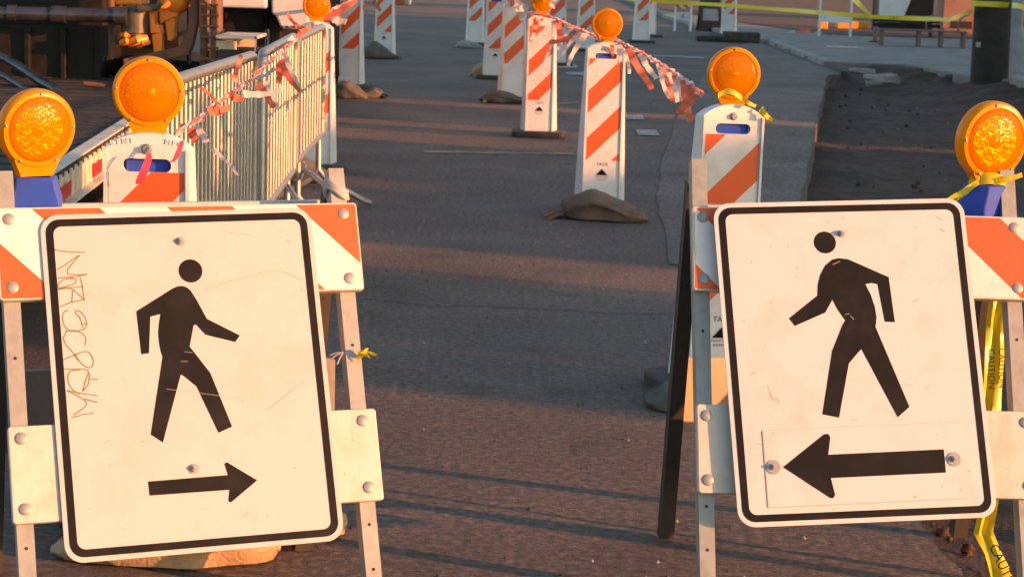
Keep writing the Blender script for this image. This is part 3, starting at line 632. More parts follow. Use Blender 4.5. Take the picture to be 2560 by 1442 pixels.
    if light is not None:
        warning_light(t, M @ V((0, 0.004, H + 0.098)), R(light), R(2))
        b = MB(); b.M = M @ Matrix.Translation((0, yf(H - .04) - 0.0005, H - 0.040)); b.lathe([(0.0135, 0.0), (0.0135, -0.002), (0.011, -0.003), (0.0005, -0.0032)], 20)
        b.prism([(0.0095 * math.cos(R(60 * k)), 0.0095 * math.sin(R(60 * k))) for k in range(6)], -0.011, -0.003); b.build("bolt", BOLT, t, smooth=35)
    if base:
        b = MB(); b.prismz(rrect(-0.21, 0.21, -0.17, 0.17, 0.05, 4), 0.0, 0.045); b.build("rubber_base", RUBBER, t, bevel=0.012, seg=3)
    return t
channelizer("nearest striped panel on the left, pink ribbon through its blue slot, amber light on top", 371, 5.15, 0.975, 3, 0.775, light=8, embossed=True, zone=(0.28, 0.878))
channelizer("large striped panel with blue slot and amber light just behind the right-hand barricade", 1813, 6.9, 0.965, 11, 0.657, light=-9, py=320, lean=0.02)
channelizer("sunlit striped panel under an amber light with a brown sandbag at its foot", 1507, 11.75, 0.95, 2, 0.675, light=-2, zone=(0.286, 0.855), lean=0.004)
channelizer("sunlit striped panel on a bare rubber base, flagging tied under its amber light", 1347, 16.35, 0.95, 0, 0.593, light=4, zone=(0.285, 0.86), slot=False)
channelizer("striped panel with a round-topped stripe field partly hidden by a sunlit panel", 1279, 20.1, 0.95, 4, 0.72, arch=True, slot=False, zone=(0.36, 0.86), txt=False)
channelizer("striped panel with a small blue slot, left and behind the round-topped striped one", 1234, 23.4, 0.95, -2, 0.60, zone=(0.34, 0.86), light=3)
channelizer("far small striped panel standing alone between the two panel rows", 1182, 31.4, 0.98, 0, 0.66, zone=(0.36, 0.88), txt=False)
channelizer("shaded striped panel on the left with a dirty foot between two sandbags", 873, 21.2, 0.98, -4, 0.655, zone=(0.40, 0.88), txt=False)
channelizer("shaded striped panel with black lettering and one sandbag, second in the left row", 957, 27.0, 0.98, -3, 0.52, zone=(0.34, 0.88))
channelizer("striped panel at the far end of the steel crowd barrier with an amber light", 787, 13.4, 0.955, 4, 0.855, light=6, txt=False)
channelizer("far striped panel half hidden by flagging behind the amber lights", 1457, 30.6, 0.97, 2, 0.62, zone=(0.30, 0.88), txt=False)
channelizer("slim striped panel edge just right of the flagged amber light", 1384, 26.5, 0.95, 6, 0.70, zone=(0.28, 0.88), txt=False)
channelizer("far right striped panel without sandbag in the road by the kerb ramp", 1596, 34.0, 0.98, 5, 0.60, zone=(0.36, 0.88), txt=False)
channelizer("whitish blank-backed panel standing close behind a far striped panel", 1613, 36.5, 0.98, 30, 0.60, zone=(0.5, 0.88), txt=False)
channelizer("far right striped panel beside the black timber, yellow tape passing in front", 1811, 36.9, 1.02, -8, 0.62, zone=(0.42, 0.9), txt=False)

# ------------------------------------------------------------------ sandbags
def sandbag(label, loc, L=0.5, Wd=0.26, H=0.12, rz=0.0, m=BURLAP, seed=0, tailL=0.12, soft=1.0, group="sandbags holding the panels down"):
    t = thing("sandbag", label, "sandbag", loc, R(rz), group)
    b = MB(); n1, n2 = 44, 26; vs = []; fs = []; sv = V((seed * 3.1, seed * 1.7, seed))
    for a in range(n2 + 1):
        th = math.pi * a / n2
        for c in range(n1):
            ph = 2 * math.pi * c / n1
            d = V((-math.cos(th), math.sin(th) * math.cos(ph), math.sin(th) * math.sin(ph)))
            sq = lambda q, e: math.copysign(abs(q) ** e, q)
            x = sq(d.x, 0.75) * L / 2; y = sq(d.y, 0.7) * Wd / 2; z = sq(d.z, 0.8)
            taper = 1 - 0.62 * max(0, (-x / (L / 2)) - 0.45) ** 1.2
            q = V((x * 9, y * 9, z * 2)) + sv
            t_ = x / (L / 2); lump = (1.08 - 0.62 * max(0, t_ + 0.25) ** 1.25) * (1 + soft * (0.14 * mn.noise(q * 0.6) + 0.12 * mn.noise(q * 1.7))) - soft * 0.13 * abs(mn.noise(q * 1.3 + V((4, 4, 4)))) ** 0.6 + 0.05 * mn.noise(q * 4)
            fold = 0.010 * math.sin(y * 70 + 5 * mn.noise(q)) * max(0, -x / (L / 2) - 0.1) + 0.009 * mn.noise(q * 2.6 + sv)
            zz = (z * 0.5 + 0.5) * H * lump * taper + fold * (z > -0.2)
            if z < -0.35: zz = max(0.0, zz * 0.3)
            vs.append((x + 0.05 * L * max(0, t_) ** 4 * abs(y) / (Wd / 2), y * taper * (0.92 + 0.2 * mn.noise(q * 0.9 + sv)) * (1 + 0.12 * max(0, t_) ** 3), max(zz, 0.0)))
    for a in range(n2):
        for c in range(n1): fs.append((a * n1 + c, a * n1 + (c + 1) % n1, (a + 1) * n1 + (c + 1) % n1, (a + 1) * n1 + c))
    b.add(vs, fs); b.build("bag", m, t, smooth=70)
    if tailL:
        b = MB(); nn = 26; vs = []; fs = []
        for i in range(7):
            u = i / 6; rad = 0.024 + 0.075 * u ** 1.3
            for c in range(nn):
                ph = 2 * math.pi * c / nn; pl = 1 + 0.22 * math.sin(ph * 7 + seed) * u
                vs.append((-L / 2 + 0.045 - tailL * u - 0.01 * math.sin(ph * 3), rad * 1.25 * math.cos(ph) * pl, max(0.003, 0.05 * (1 - u * 0.75) + rad * (0.62 - 0.35 * u) * math.sin(ph) * pl)))
        for i in range(6):
            for c in range(nn): fs.append((i * nn + c, i * nn + (c + 1) % nn, (i + 1) * nn + (c + 1) % nn, (i + 1) * nn + c))
        b.add(vs, fs); b.build("gathered_neck", m, t, smooth=70)
        b = MB(); b.tube([(-L / 2 + 0.042, 0.034 * math.cos(R(a)), 0.052 + 0.026 * math.sin(R(a))) for a in range(0, 361, 24)], 0.004, 6); b.build("tie", HOLE, t, smooth=60)
    return t
sandbag("brown sandbag with a gathered neck, largest in the road, by a sunlit panel", V((0.495, 11.32, 0)), 0.47, 0.30, 0.155, -7, BURLAP, 1)
sandbag("dark sandbag at the foot of the big right-hand panel, behind a barricade leg", V((0.665, 6.62, 0)), 0.44, 0.30, 0.15, 178, BURLAP_G, 2)
sandbag("tan sandbag under the graffitied sign, the larger of two", V((-0.80, 4.80, 0)), 0.54, 0.30, 0.12, 176, BURLAP_T, 3, 0.0, 0.55)
sandbag("tan sandbag beside the rear leg of the graffitied barricade, the smaller of two", V((-0.57, 4.99, 0)), 0.36, 0.17, 0.095, 186, BURLAP_T, 4, 0.0, 0.5)
sandbag("light sandbag at the foot of the panel with a small blue slot", gr(1216, 195) + V((0, .1, 0)), 0.34, 0.24, 0.16, 20, BURLAP_T, 5, 0.04)
sandbag("grey sandbag below the round-topped striped panel", gr(1262, 262) + V((0, .2, 0)), 0.42, 0.26, 0.12, -170 + 180, BURLAP_G, 6, 0.06)
sandbag("grey sandbag leaning on the lettered panel of the left row", gr(946, 148) + V((0, .1, 0)), 0.44, 0.30, 0.20, 6, BURLAP_G, 7, 0.0)
sandbag("dark sandbag left of the dirty panel foot", gr(872, 248) + V((0, .1, 0)), 0.34, 0.28, 0.17, 10, BURLAP_G, 8, 0.0)
sandbag("lighter sandbag right of the dirty panel foot", gr(925, 246) + V((0, .05, 0)), 0.24, 0.18, 0.10, 190, BURLAP_G, 9, 0.07)
sandbag("white sandbag at the foot of the lone small far panel", gr(1176, 120), 0.40, 0.26, 0.10, 0, CONC_L, 10, 0.06)
sandbag("grey sandbag at the panel by the black timber", gr(1798, 101), 0.42, 0.26, 0.13, 0, BURLAP_G, 11, 0.05)
sandbag("dark green-grey sandbag inside the foot of the steel crowd barrier", V((-1.27, 12.7, 0)), 0.34, 0.24, 0.15, 10, BURLAP_G, 12, 0.08)

# ------------------------------------------------------------------ flagging
def flag_line(label, pts, tails, wd=0.026, turns=6.0, name="flagging", seed=0):
    """a twisted streamer with loose ends; pts and tail starts are points of the scene"""
    b = MB(); pts = [V(p) for p in pts]; Q = []
    for i in range(len(pts) - 1):
        for k in range(14): Q.append(pts[i].lerp(pts[i + 1], k / 14))
    Q.append(pts[-1]); N_ = len(Q)
    for st, (mi, off) in enumerate(((1, 0), (0, 1.1), (1, 2.0))):
        def side(i, off=off):
            d = (Q[min(i + 1, N_ - 1)] - Q[max(i - 1, 0)]).normalized(); a = d.cross(V((0, 0, 1))).normalized(); c = a.cross(d)
            th = turns * i / 14 + off + mn.noise(Q[i] * 7 + V((st, seed, 0))) * 2; return a * math.cos(th) + c * math.sin(th)
        qq = [p + V((mn.noise(p * 9 + V((st * 5, seed, 1))), mn.noise(p * 9 + V((1, st * 5, seed))), mn.noise(p * 9 + V((2, st * 4, seed))))) * 0.014 for p in Q]
        b.strip(qq, lambda i: wd * (0.35 + 0.55 * abs(mn.noise(Q[i] * 3 + V((0, 0, st + seed))))), side, mi)
    for (p, dx, dz, w_, mi, k) in tails:
        tail(b, p, dx, dz, w_, mi=mi, k=k, dy=0.08 * math.sin(k * 2.3), n=12, bend=0.25)
    return tag(b.build(name, [FLAG_O, FLAG_W, FLAG_P], smooth=60), label, "flagging", "orange and white flagging")
A = at
flag_line("orange and white streamer fluttering along the steel crowd barriers", [A(438, 332, 5.2), A(500, 292, 5.7), A(560, 245, 6.3), A(620, 205, 7.0), A(680, 150, 8.0), A(742, 96, 9.7), A(775, 62, 12.9)],
    [(A(520, 278, 5.8), 0.055, 0.008, 0.03, 0, 1), (A(535, 262, 6.0), 0.035, -0.02, 0.03, 0, 2), (A(575, 236, 6.4), 0.035, -0.02, 0.03, 0, 3), (A(590, 205, 6.6), 0.008, 0.085, 0.022, 0, 4),
     (A(545, 255, 6.1), -0.05, 0.05, 0.012, 0, 5), (A(610, 235, 6.8), 0.12, 0.012, 0.026, 1, 6), (A(640, 212, 7.2), 0.075, -0.075, 0.032, 0, 7), (A(660, 205, 7.4), 0.06, -0.09, 0.028, 1, 8),
     (A(700, 150, 8.3), 0.07, -0.13, 0.034, 0, 9), (A(715, 130, 8.6), 0.06, -0.16, 0.032, 1, 10), (A(705, 160, 8.4), -0.02, -0.08, 0.04, 0, 11), (A(690, 170, 8.2), -0.10, -0.05, 0.020, 1, 12),
     (A(735, 95, 9.4), -0.06, -0.05, 0.04, 1, 13), (A(745, 85, 9.6), 0.05, 0.03, 0.035, 0, 14), (A(760, 75, 12), -0.10, 0.09, 0.03, 0, 15), (A(478, 320, 5.4), 0.02, -0.03, 0.03, 0, 16), (A(492, 315, 5.5), 0.012, -0.05, 0.03, 1, 17),
     (A(532, 372, 6.2), 0.075, -0.055, 0.012, 1, 18), (A(534, 372, 6.2), 0.085, -0.075, 0.010, 1, 19)], 0.03, 5, seed=1)
flag_line("streamer knotted at the far barrier light, running on to the left panel row", [A(785, 62, 13.3), A(812, 42, 14.5), A(840, 20, 16.5), A(880, 2, 20.5), A(925, 0, 25), A(975, -14, 26.8)],
    [(A(800, 45, 14), 0.25, 0.12, 0.05, 0, 1), (A(815, 42, 14.5), 0.18, 0.10, 0.05, 0, 2), (A(820, 40, 14.5), 0.12, -0.04, 0.07, 1, 3), (A(812, 48, 14.3), 0.03, -0.12, 0.07, 0, 4), (A(800, 60, 13.9), 0.06, -0.10, 0.06, 1, 5),
     (A(790, 20, 14), 0.05, 0.10, 0.05, 1, 6), (A(835, 18, 16), 0.05, -0.14, 0.06, 1, 7), (A(905, 8, 23), 0.02, -0.20, 0.06, 0, 8), (A(940, 8, 25.5), 0.05, -0.10, 0.07, 0, 9)], 0.06, 5, seed=2)
flag_line("heavy streamer with long hanging tails at the two nearest right-hand panels", [A(1755, 238, 6.95), A(1722, 208, 7.6), A(1690, 188, 8.2), A(1650, 160, 9.2), A(1600, 130, 10.3), A(1556, 108, 11.6), A(1535, 98, 11.72)],
    [(A(1738, 225, 7.2), -0.045, -0.09, 0.045, 0, 1), (A(1725, 212, 7.4), 0.0, -0.125, 0.032, 0, 2), (A(1710, 200, 7.7), 0.035, -0.15, 0.032, 0, 3), (A(1700, 195, 7.9), 0.025, -0.13, 0.030, 1, 4),
     (A(1690, 188, 8.1), 0.05, -0.14, 0.030, 0, 5), (A(1672, 178, 8.5), 0.05, -0.13, 0.034, 1, 6), (A(1655, 165, 9.0), 0.06, -0.15, 0.034, 0, 7), (A(1640, 155, 9.4), 0.07, -0.16, 0.030, 1, 8),
     (A(1600, 132, 10.3), 0.09, -0.13, 0.04, 1, 9), (A(1575, 120, 11.1), 0.11, -0.21, 0.05, 0, 10), (A(1565, 125, 11.4), 0.02, -0.13, 0.03, 1, 11), (A(1532, 112, 11.70), 0.00, -0.17, 0.026, 0, 12), (A(1545, 110, 11.6), 0.015, -0.10, 0.05, 1, 13)], 0.034, 5, seed=3)
flag_line("loose streamer with curled white ends between the two sunlit panels", [A(1500, 96, 11.7), A(1470, 84, 12.5), A(1440, 72, 13.5), A(1410, 58, 14.8), A(1388, 48, 15.8), A(1350, 38, 16.2), A(1318, 34, 16.3), A(1290, 16, 19.5)],
    [(A(1455, 78, 13), -0.19, -0.08, 0.045, 0, 1), (A(1460, 84, 12.9), -0.09, -0.20, 0.04, 1, 2), (A(1452, 80, 13), -0.12, -0.16, 0.03, 1, 3), (A(1430, 72, 13.8), -0.10, -0.14, 0.03, 1, 4), (A(1395, 52, 15.5), 0.02, -0.14, 0.06, 0, 5),
     (A(1388, 60, 15.7), -0.08, -0.33, 0.03, 1, 6), (A(1345, 45, 16.25), -0.04, -0.19, 0.04, 1, 7), (A(1340, 44, 16.25), 0.0, -0.12, 0.06, 0, 8), (A(1378, 20, 16.2), 0.03, 0.08, 0.06, 1, 9), (A(1300, 30, 16.8), -0.04, 0.16, 0.07, 1, 10),
     (A(1295, 10, 18), 0.04, -0.14, 0.08, 1, 11), (A(1275, 8, 20), 0.1, 0.03, 0.08, 0, 12), (A(1320, 25, 16.4), -0.10, 0.03, 0.07, 1, 13)], 0.05, 5, seed=4)
b = MB()
def rib(px, wds, D, dy):
    P_ = [A(x, y, D - dy * math.sin(math.pi * i / (len(px) - 1))) for i, (x, y) in enumerate(px)]
    b.strip(P_, lambda i: wds[i], lambda i: V((1, 0.15 * math.sin(i), 0.25)).normalized(), 2)
rib(((372, 384), (371, 396), (367, 410), (362, 424), (356, 438), (350, 452), (346, 460)), (0.013, 0.017, 0.021, 0.024, 0.026, 0.024, 0.012), 5.08, 0.012)
rib(((455, 352), (452, 364), (446, 380), (440, 394), (432, 405), (424, 404)), (0.010, 0.014, 0.015, 0.014, 0.011, 0.008), 5.08, 0.012)
tag(b.build("pink_ribbon", [FLAG_O, FLAG_W, FLAG_P], smooth=60), "pink ribbon threaded through the blue slot of the nearest left panel", "ribbon")
b = MB(); tail(b, A(1830, 230, 6.86), 0.085, -0.045, 0.020, k=1.2); tail(b, A(1900, 272, 6.87), 0.045, -0.038, 0.024, k=2.2, n=12); b.strip([A(1795, 240, 6.83) + V((0.01 * i, 0.004 * math.sin(i), 0.016 * math.sin(i * 0.45))) for i in range(9)], 0.018, lambda i: V((0, 0.3, 1)).normalized())
tag(b.build("yellow_ribbon", CAUT, smooth=60), "yellow tape end tied under the light of the large right-hand panel", "tape")

# ------------------------------------------------------------------ steel crowd barriers
GALV = mat("barrier_zinc", (0.34, 0.335, 0.32), 0.45, metal=0.8, dirt=(0.22, 0.20, 0.17), dscale=14, damt=0.5, bump=0.05, bscale=100)
def crowd_barrier(label, a, c, zt, zb, foot, sp=0.075, br=0.010):
    a, c = V(a), V(c); d = c - a; L = d.length; t = thing("crowd_barrier", label, "barrier", (a.x, a.y, 0), math.atan2(d.y, d.x), "steel crowd barriers beside the machine")
    r = 0.021
    b = MB(); pts = [(0, 0, zb), (0, 0, zt - 0.07)] + [(0.07 - 0.07 * math.cos(R(q)), 0, zt - 0.07 + 0.07 * math.sin(R(q))) for q in (22, 45, 67, 90)]
    pts += [(L - 0.07 + 0.07 * math.sin(R(q)), 0, zt - 0.07 + 0.07 * math.cos(R(q))) for q in (0, 22, 45, 67, 90)] + [(L, 0, zb)]
    b.tube(pts, r, 12); b.tube([(0, 0, zb), (L, 0, zb)], r * 0.9, 12); b.build("frame", GALV, t, smooth=60)
    n = int(L / sp); b = MB()
    for i in range(1, n): b.tube([(L * i / n, 0, zb), (L * i / n, 0, zt)], br, 8)
    b.build("vertical_bars", GALV, t, smooth=60)
    for x in foot:
        b = MB(); s = -1
        b.tube([(x, 0.0, zb), (x, 0.0, 0.2), (x, -0.04, 0.15), (x, -0.26, 0.03), (x, -0.30, 0.018)], 0.016, 10); b.tube([(x, 0.0, 0.2), (x, 0.05, 0.14), (x, 0.26, 0.018)], 0.016, 10)
        b.build("foot", GALV, t, smooth=60)
    return t
crowd_barrier("nearest steel crowd barrier, its bars mostly in shade", (-1.115, 6.25), (-1.055, 8.32), 1.0, 0.30, (0.25, 1.85))
crowd_barrier("middle steel crowd barrier, orange and white flagging across its sunlit bars", (-1.035, 8.42), (-1.085, 10.08), 1.0, 0.355, (1.35,), 0.13, 0.009)
crowd_barrier("last steel crowd barrier, ending at a striped panel", (-1.083, 10.13), (-1.105, 11.75), 0.985, 0.385, (0.2, 1.45), 0.15, 0.009)
b = MB()
b.tube([A(742, 415, 10.6), A(760, 425, 10.4), A(790, 445, 10.2), A(815, 468, 10.0), A(832, 478, 9.8)], 0.014, 8)
b.tube([A(702, 450, 9.9), A(722, 470, 9.7), A(745, 505, 9.5)], 0.014, 8); b.tube([A(735, 452, 10.2), A(752, 448, 10.3), A(765, 412, 10.6), A(758, 405, 10.6)], 0.006, 6)
tag(b.build("spare_foot_bar", GALV, smooth=60), "loose bent foot bars hooked together at the base of the crowd barriers", "foot bar")
# ------------------------------------------------------------------ left: trailer, drilling machine, truck
LIT_WHITE = mat("sunlit_white_paint", (0.66, 0.60, 0.48), 0.5, dirt=(0.36, 0.26, 0.16), dscale=7, damt=0.6, bump=0.06)  # white paint with warm sunlight mixed into the tone
RED = mat("red_reflector", (0.62, 0.02, 0.02), 0.25, dirt=(0.4, 0.02, 0.02), dscale=40, damt=0.4)
DECK = mat("deck_plate", (0.05, 0.042, 0.037), 0.8, spec=0.2, dirt=(0.02, 0.016, 0.013), dscale=5, damt=0.8, bump=0.2, bscale=30)
GRIME = mat("oily_black_steel", (0.009, 0.008, 0.007), 0.6, spec=0.25, dirt=(0.026, 0.017, 0.011), dscale=6, damt=0.8, bump=0.3, bscale=25)
PIPE = mat("oiled_steel", (0.10, 0.10, 0.11), 0.3, metal=0.7, dirt=(0.03, 0.025, 0.02), dscale=8, damt=0.8, bump=0.1)
ORANGE = mat("orange_machine_paint", (0.95, 0.27, 0.02), 0.42, dirt=(0.35, 0.10, 0.02), dscale=12, damt=0.3, bump=0.15, bscale=40)
RUST = mat("rusty_brown_paint", (0.17, 0.075, 0.035), 0.7, dirt=(0.06, 0.03, 0.018), dscale=10, damt=0.9, bump=0.3, bscale=50)
OLIVE = mat("grey_green_metal", (0.085, 0.08, 0.06), 0.5, metal=0.2, dirt=(0.06, 0.05, 0.035), dscale=14, damt=0.8, bump=0.15)
TRUCKW = mat("white_truck_paint", (0.62, 0.64, 0.66), 0.35, dirt=(0.42, 0.40, 0.38), dscale=4, damt=0.4, coat=0.3)
TYRE = mat("tyre_rubber", (0.022, 0.021, 0.020), 0.8, bump=0.3, bscale=60)
t = thing("flatbed_trailer", "low flatbed trailer with ribbed sunlit-white side rail and red reflectors under the drilling machine", "trailer", (-1.825, 7.95, 0), R(3.3))
b = MB(); b.box((-1.25, 3.6, 0.485), (2.5, 8.4, 0.03)); 
for k in range(28): b.box((-1.25, -0.45 + 0.30 * k, 0.5025), (2.3, 0.10, 0.006))
b.build("deck", DECK, t)
b = MB(); b.box((-0.012, 3.6, 0.428), (0.022, 8.4, 0.125)); b.box((-0.035, 3.6, 0.507), (0.07, 8.4, 0.008)); b.box((-0.02, 3.6, 0.362), (0.13, 8.4, 0.008))
for k in range(62): b.box((0.004, -0.5 + 0.1365 * k, 0.428), (0.012, 0.028, 0.120))
b.build("side_rail", LIT_WHITE, t, bevel=0.002)
for y0 in (0.40, 1.30, 2.6, 4.6, 6.6): 
    b = MB(); b.box((0.0125, y0 + 0.14, 0.412), (0.005, 0.27, 0.062)); b.build("reflector", RED, t)
b = MB()
for x in (-0.35, -2.1): b.box((x, 3.6, 0.38), (0.12, 8.2, 0.16))
b.build("chassis_beams", GRIME, t)
for y in (3.0, 3.8, 4.6):
    for x in (-0.22, -2.25):
        b = MB(); b.M = Matrix.Translation((x, y, 0.215)) @ Matrix.Rotation(R(90), 4, 'Z'); b.lathe([(0.10, -0.09), (0.19, -0.10), (0.213, -0.07), (0.213, 0.07), (0.19, 0.10), (0.10, 0.09)], 28); b.build("wheel", TYRE, t, smooth=40)

MD = 13.8
t = thing("drilling_machine", "dark oily drilling machine with orange pump parts and rusty upright frame", "machine", (-3.0, MD + 0.8, 0.0))
def mm(): b = MB(); b.M = Matrix.Translation((3.0, -(MD + 0.8), 0.0)); return b
def slab(b, x0, y0, x1, y1, D, th, mi=0):
    p = at(x0, y1, D); q = at(x1, y0, D); b.box(((p.x + q.x) / 2, D + th / 2, (p.z + q.z) / 2), (abs(q.x - p.x), th, abs(q.z - p.z)), None, mi)
def pxprism(b, pts, D, th, mi=0): b.prism([(at(x, y, D).x, at(x, y, D).z) for x, y in pts], D, D + th, mi)
b = mm(); slab(b, -420, -420, 262, 60, 14.5, 1.5); b.build("engine_housing", GRIME, t, bevel=0.02)
b = mm(); slab(b, -420, 72, 245, 236, 14.0, 1.6)
for x in (-300, -180, -60, 60, 150, 236): slab(b, x, 66, x + 14, 240, 13.96, 0.06)
slab(b, -420, 228, 300, 240, 13.93, 0.1); b.build("side_panel", GRIME, t, bevel=0.008)
b = mm(); slab(b, -420, 240, 470, 300, 14.2, 1.5); slab(b, 300, 155, 540, 250, 14.25, 1.2); b.build("chassis", GRIME, t, bevel=0.01)
b = mm(); slab(b, 230, -420, 455, 160, 14.8, 0.6); b.build("engine_block", GRIME, t, bevel=0.02)
b = mm(); b.tube([A(-220, 30, 13.75), A(110, 36, 13.75), A(300, 40, 13.75)], 0.048, 18); b.tube([A(130, 36, 13.75), A(165, 37, 13.75)], 0.058, 18); b.tube([A(286, 40, 13.75), A(318, 41, 13.75)], 0.062, 18); b.tube([A(20, 33, 13.75), A(40, 34, 13.75)], 0.055, 18)
b.build("hydraulic_cylinder", PIPE, t, smooth=40)
b = mm(); b.tube([A(338, 98, 13.85), A(338, 84, 13.85), A(338, 82, 13.85), A(338, 28, 13.85), A(338, 26, 13.85), A(338, 14, 13.85)], [0.060, 0.060, 0.082, 0.082, 0.070, 0.066], 22)
b.tube([A(345, 22, 13.75), A(392, 20, 13.75), A(402, 6, 13.75)], 0.024, 12); b.build("filter_canister", OLIVE, t, smooth=40)
b = mm(); slab(b, 285, -120, 355, 12, 14.0, 0.3); slab(b, 296, 13, 306, 24, 14.0, 0.2); b.build("valve_cover", ORANGE, t, bevel=0.012)
b = mm(); pxprism(b, [(372, 28), (384, 22), (386, 62), (398, 64), (402, 84), (376, 84)], 13.85, 0.14); pxprism(b, [(398, 22), (432, 16), (446, 26), (444, 42), (428, 46), (400, 60)], 13.9, 0.16)
pxprism(b, [(412, 44), (438, 40), (436, 92), (430, 104), (418, 102)], 13.92, 0.12); pxprism(b, [(378, 88), (404, 80), (404, 130), (398, 148), (386, 146), (380, 100)], 13.86, 0.1)
b.tube([A(384, 26, 13.82), A(410, 18, 13.82), A(424, 6, 13.82)], 0.020, 10); b.build("lever_bracket", ORANGE, t, smooth=35, bevel=0.008)
b = mm(); b.lathe([(0.0005, -0.09), (0.05, -0.085), (0.085, -0.06), (0.1, -0.02), (0.1, 0.05), (0.08, 0.08), (0.0005, 0.085)], 26); c_ = A(440, -2, 13.95); b.v = [v + c_ for v in b.v]; b.build("pulley_housing", ORANGE, t, smooth=50)
b = mm()
for p, q, r_ in (((304, 108), (330, 103), 0.026), ((325, 110), (366, 96), 0.034), ((345, 116), (372, 106), 0.022), ((305, 88), (322, 92), 0.018), ((310, 52), (318, 56), 0.02)): b.tube([A(*p, 13.8), A((p[0] + q[0]) / 2, (p[1] + q[1]) / 2 - 3, 13.76), A(*q, 13.8)], [r_ * .8, r_, r_ * .7], 12)
b.build("manifold", ORANGE, t, smooth=45)
b = mm(); pxprism(b, [(306, 148), (372, 134), (446, 118), (466, 92), (474, 40), (478, -300), (496, -300), (494, 60), (480, 118), (468, 140), (380, 158), (310, 172)], 13.8, 0.12); slab(b, 270, -60, 282, 150, 13.9, 0.1); b.build("frame_plate", RUST, t, bevel=0.01)
b = mm(); slab(b, 499, -300, 519, 168, 13.75, 0.12); slab(b, 526, -300, 545, 152, 13.7, 0.05); slab(b, 536, -300, 549, 110, 13.9, 0.2); slab(b, 505, 18, 532, 26, 13.66, 0.06); b.tube([A(522, 10, 13.6), A(514, 2, 13.6), A(506, -8, 13.6)], 0.02, 10)
for k in range(6): slab(b, 500, 10 + 27 * k, 546, 15 + 27 * k, 13.68, 0.03)
b.build("mast_uprights", RUST, t, bevel=0.006)
b = mm(); slab(b, 446, -300, 462, 30, 14.0, 0.1); slab(b, 466, -300, 474, 160, 13.95, 0.1); b.build("inner_strut", GRIME, t)
b = mm(); b.tube([A(-60, 118, 13.6), A(20, 150, 13.5), A(70, 182, 13.3), A(104, 206, 13.1), A(160, 236, 12.9), A(240, 268, 12.7)], 0.030, 12); b.build("hose", PIPE, t, smooth=50); b = mm(); b.tube([A(-80, 150, 13.4), A(20, 196, 13.2), A(110, 250, 12.8), A(200, 290, 12.4)], 0.022, 12); b.build("hose", PIPE, t, smooth=50); b = mm()
b.tube([A(520, 150, 13.5), A(532, 168, 13.4), A(546, 150, 13.4), A(556, 172, 13.5), A(530, 178, 13.5)], 0.012, 8); b.build("hose", PIPE, t, smooth=50)
b = mm(); b.tube([A(210, 209, 13.2), A(262, 216, 13.2), A(258, 238, 13.2), A(244, 246, 13.2)], 0.016, 10); b.build("bent_handle", RUST, t, smooth=50)
b = mm(); slab(b, -420, 262, 440, 330, 13.2, 0.5); 
for k in range(9): slab(b, -400 + 92 * k, 256, -390 + 92 * k, 300, 13.1, 0.1)
b.build("track_skirt", GRIME, t, bevel=0.01)
b = mm(); slab(b, 540, 92, 640, 96, 13.55, 0.55); slab(b, 636, 92, 640, 131, 13.55, 0.01); slab(b, 540, 104, 590, 126, 13.7, 0.03); slab(b, 540, 93, 640, 131, 14.1, 0.02); b.build("step_frame", LIT_WHITE, t)
b = mm(); slab(b, 545, 128, 646, 172, 13.62, 0.5); b.build("rear_step", DECK, t, bevel=0.006)

t = thing("utility_truck", "white truck with dark mud flap parked behind the drilling machine", "truck", (-2.9, 17.0, 0))
def tk(): b = MB(); b.M = Matrix.Translation((2.9, -17.0, 0)); return b
b = tk(); slab(b, 150, -420, 672, 7, 17.0, 5.2); b.build("cargo_body", TRUCKW, t, bevel=0.02)
b = tk(); slab(b, 150, 7, 664, 60, 17.25, 5.0); slab(b, 560, 10, 662, 196, 17.15, 0.05); slab(b, 664, 12, 667, 150, 17.05, 0.05); slab(b, 672, 0, 675, 120, 17.05, 0.05); b.build("mud_flap", GRIME, t)
b = tk(); pxprism(b, [(679, -420), (772, -420), (772, 72), (734, 74), (706, 74), (698, 62), (690, 42), (684, 38), (679, 36)], 17.0, 1.8); b.build("fender", TRUCKW, t, bevel=0.02, seg=3)
b = tk()
for x in (704, 718, 735): c_ = A(x, 68, 16.99); b.box((c_.x, c_.y, c_.z), (0.02, 0.012, 0.02))
b.build("fender_bolts", HOLE, t)
b = tk(); slab(b, 690, 60, 770, 100, 17.3, 0.6); slab(b, 672, 40, 700, 140, 17.2, 0.5); b.build("step_box", STEEL_D, t, bevel=0.02)
for x, y in ((-1.95, 17.9), (-3.7, 17.9), (-1.95, 21.4), (-3.7, 21.4)):
    b = tk(); b.M = b.M @ Matrix.Translation((x, y, 0.46)) @ Matrix.Rotation(R(90), 4, 'Z'); b.lathe([(0.22, -0.12), (0.42, -0.14), (0.46, -0.09), (0.46, 0.09), (0.42, 0.14), (0.22, 0.12)], 36); b.build("wheel", TYRE, t, smooth=40)

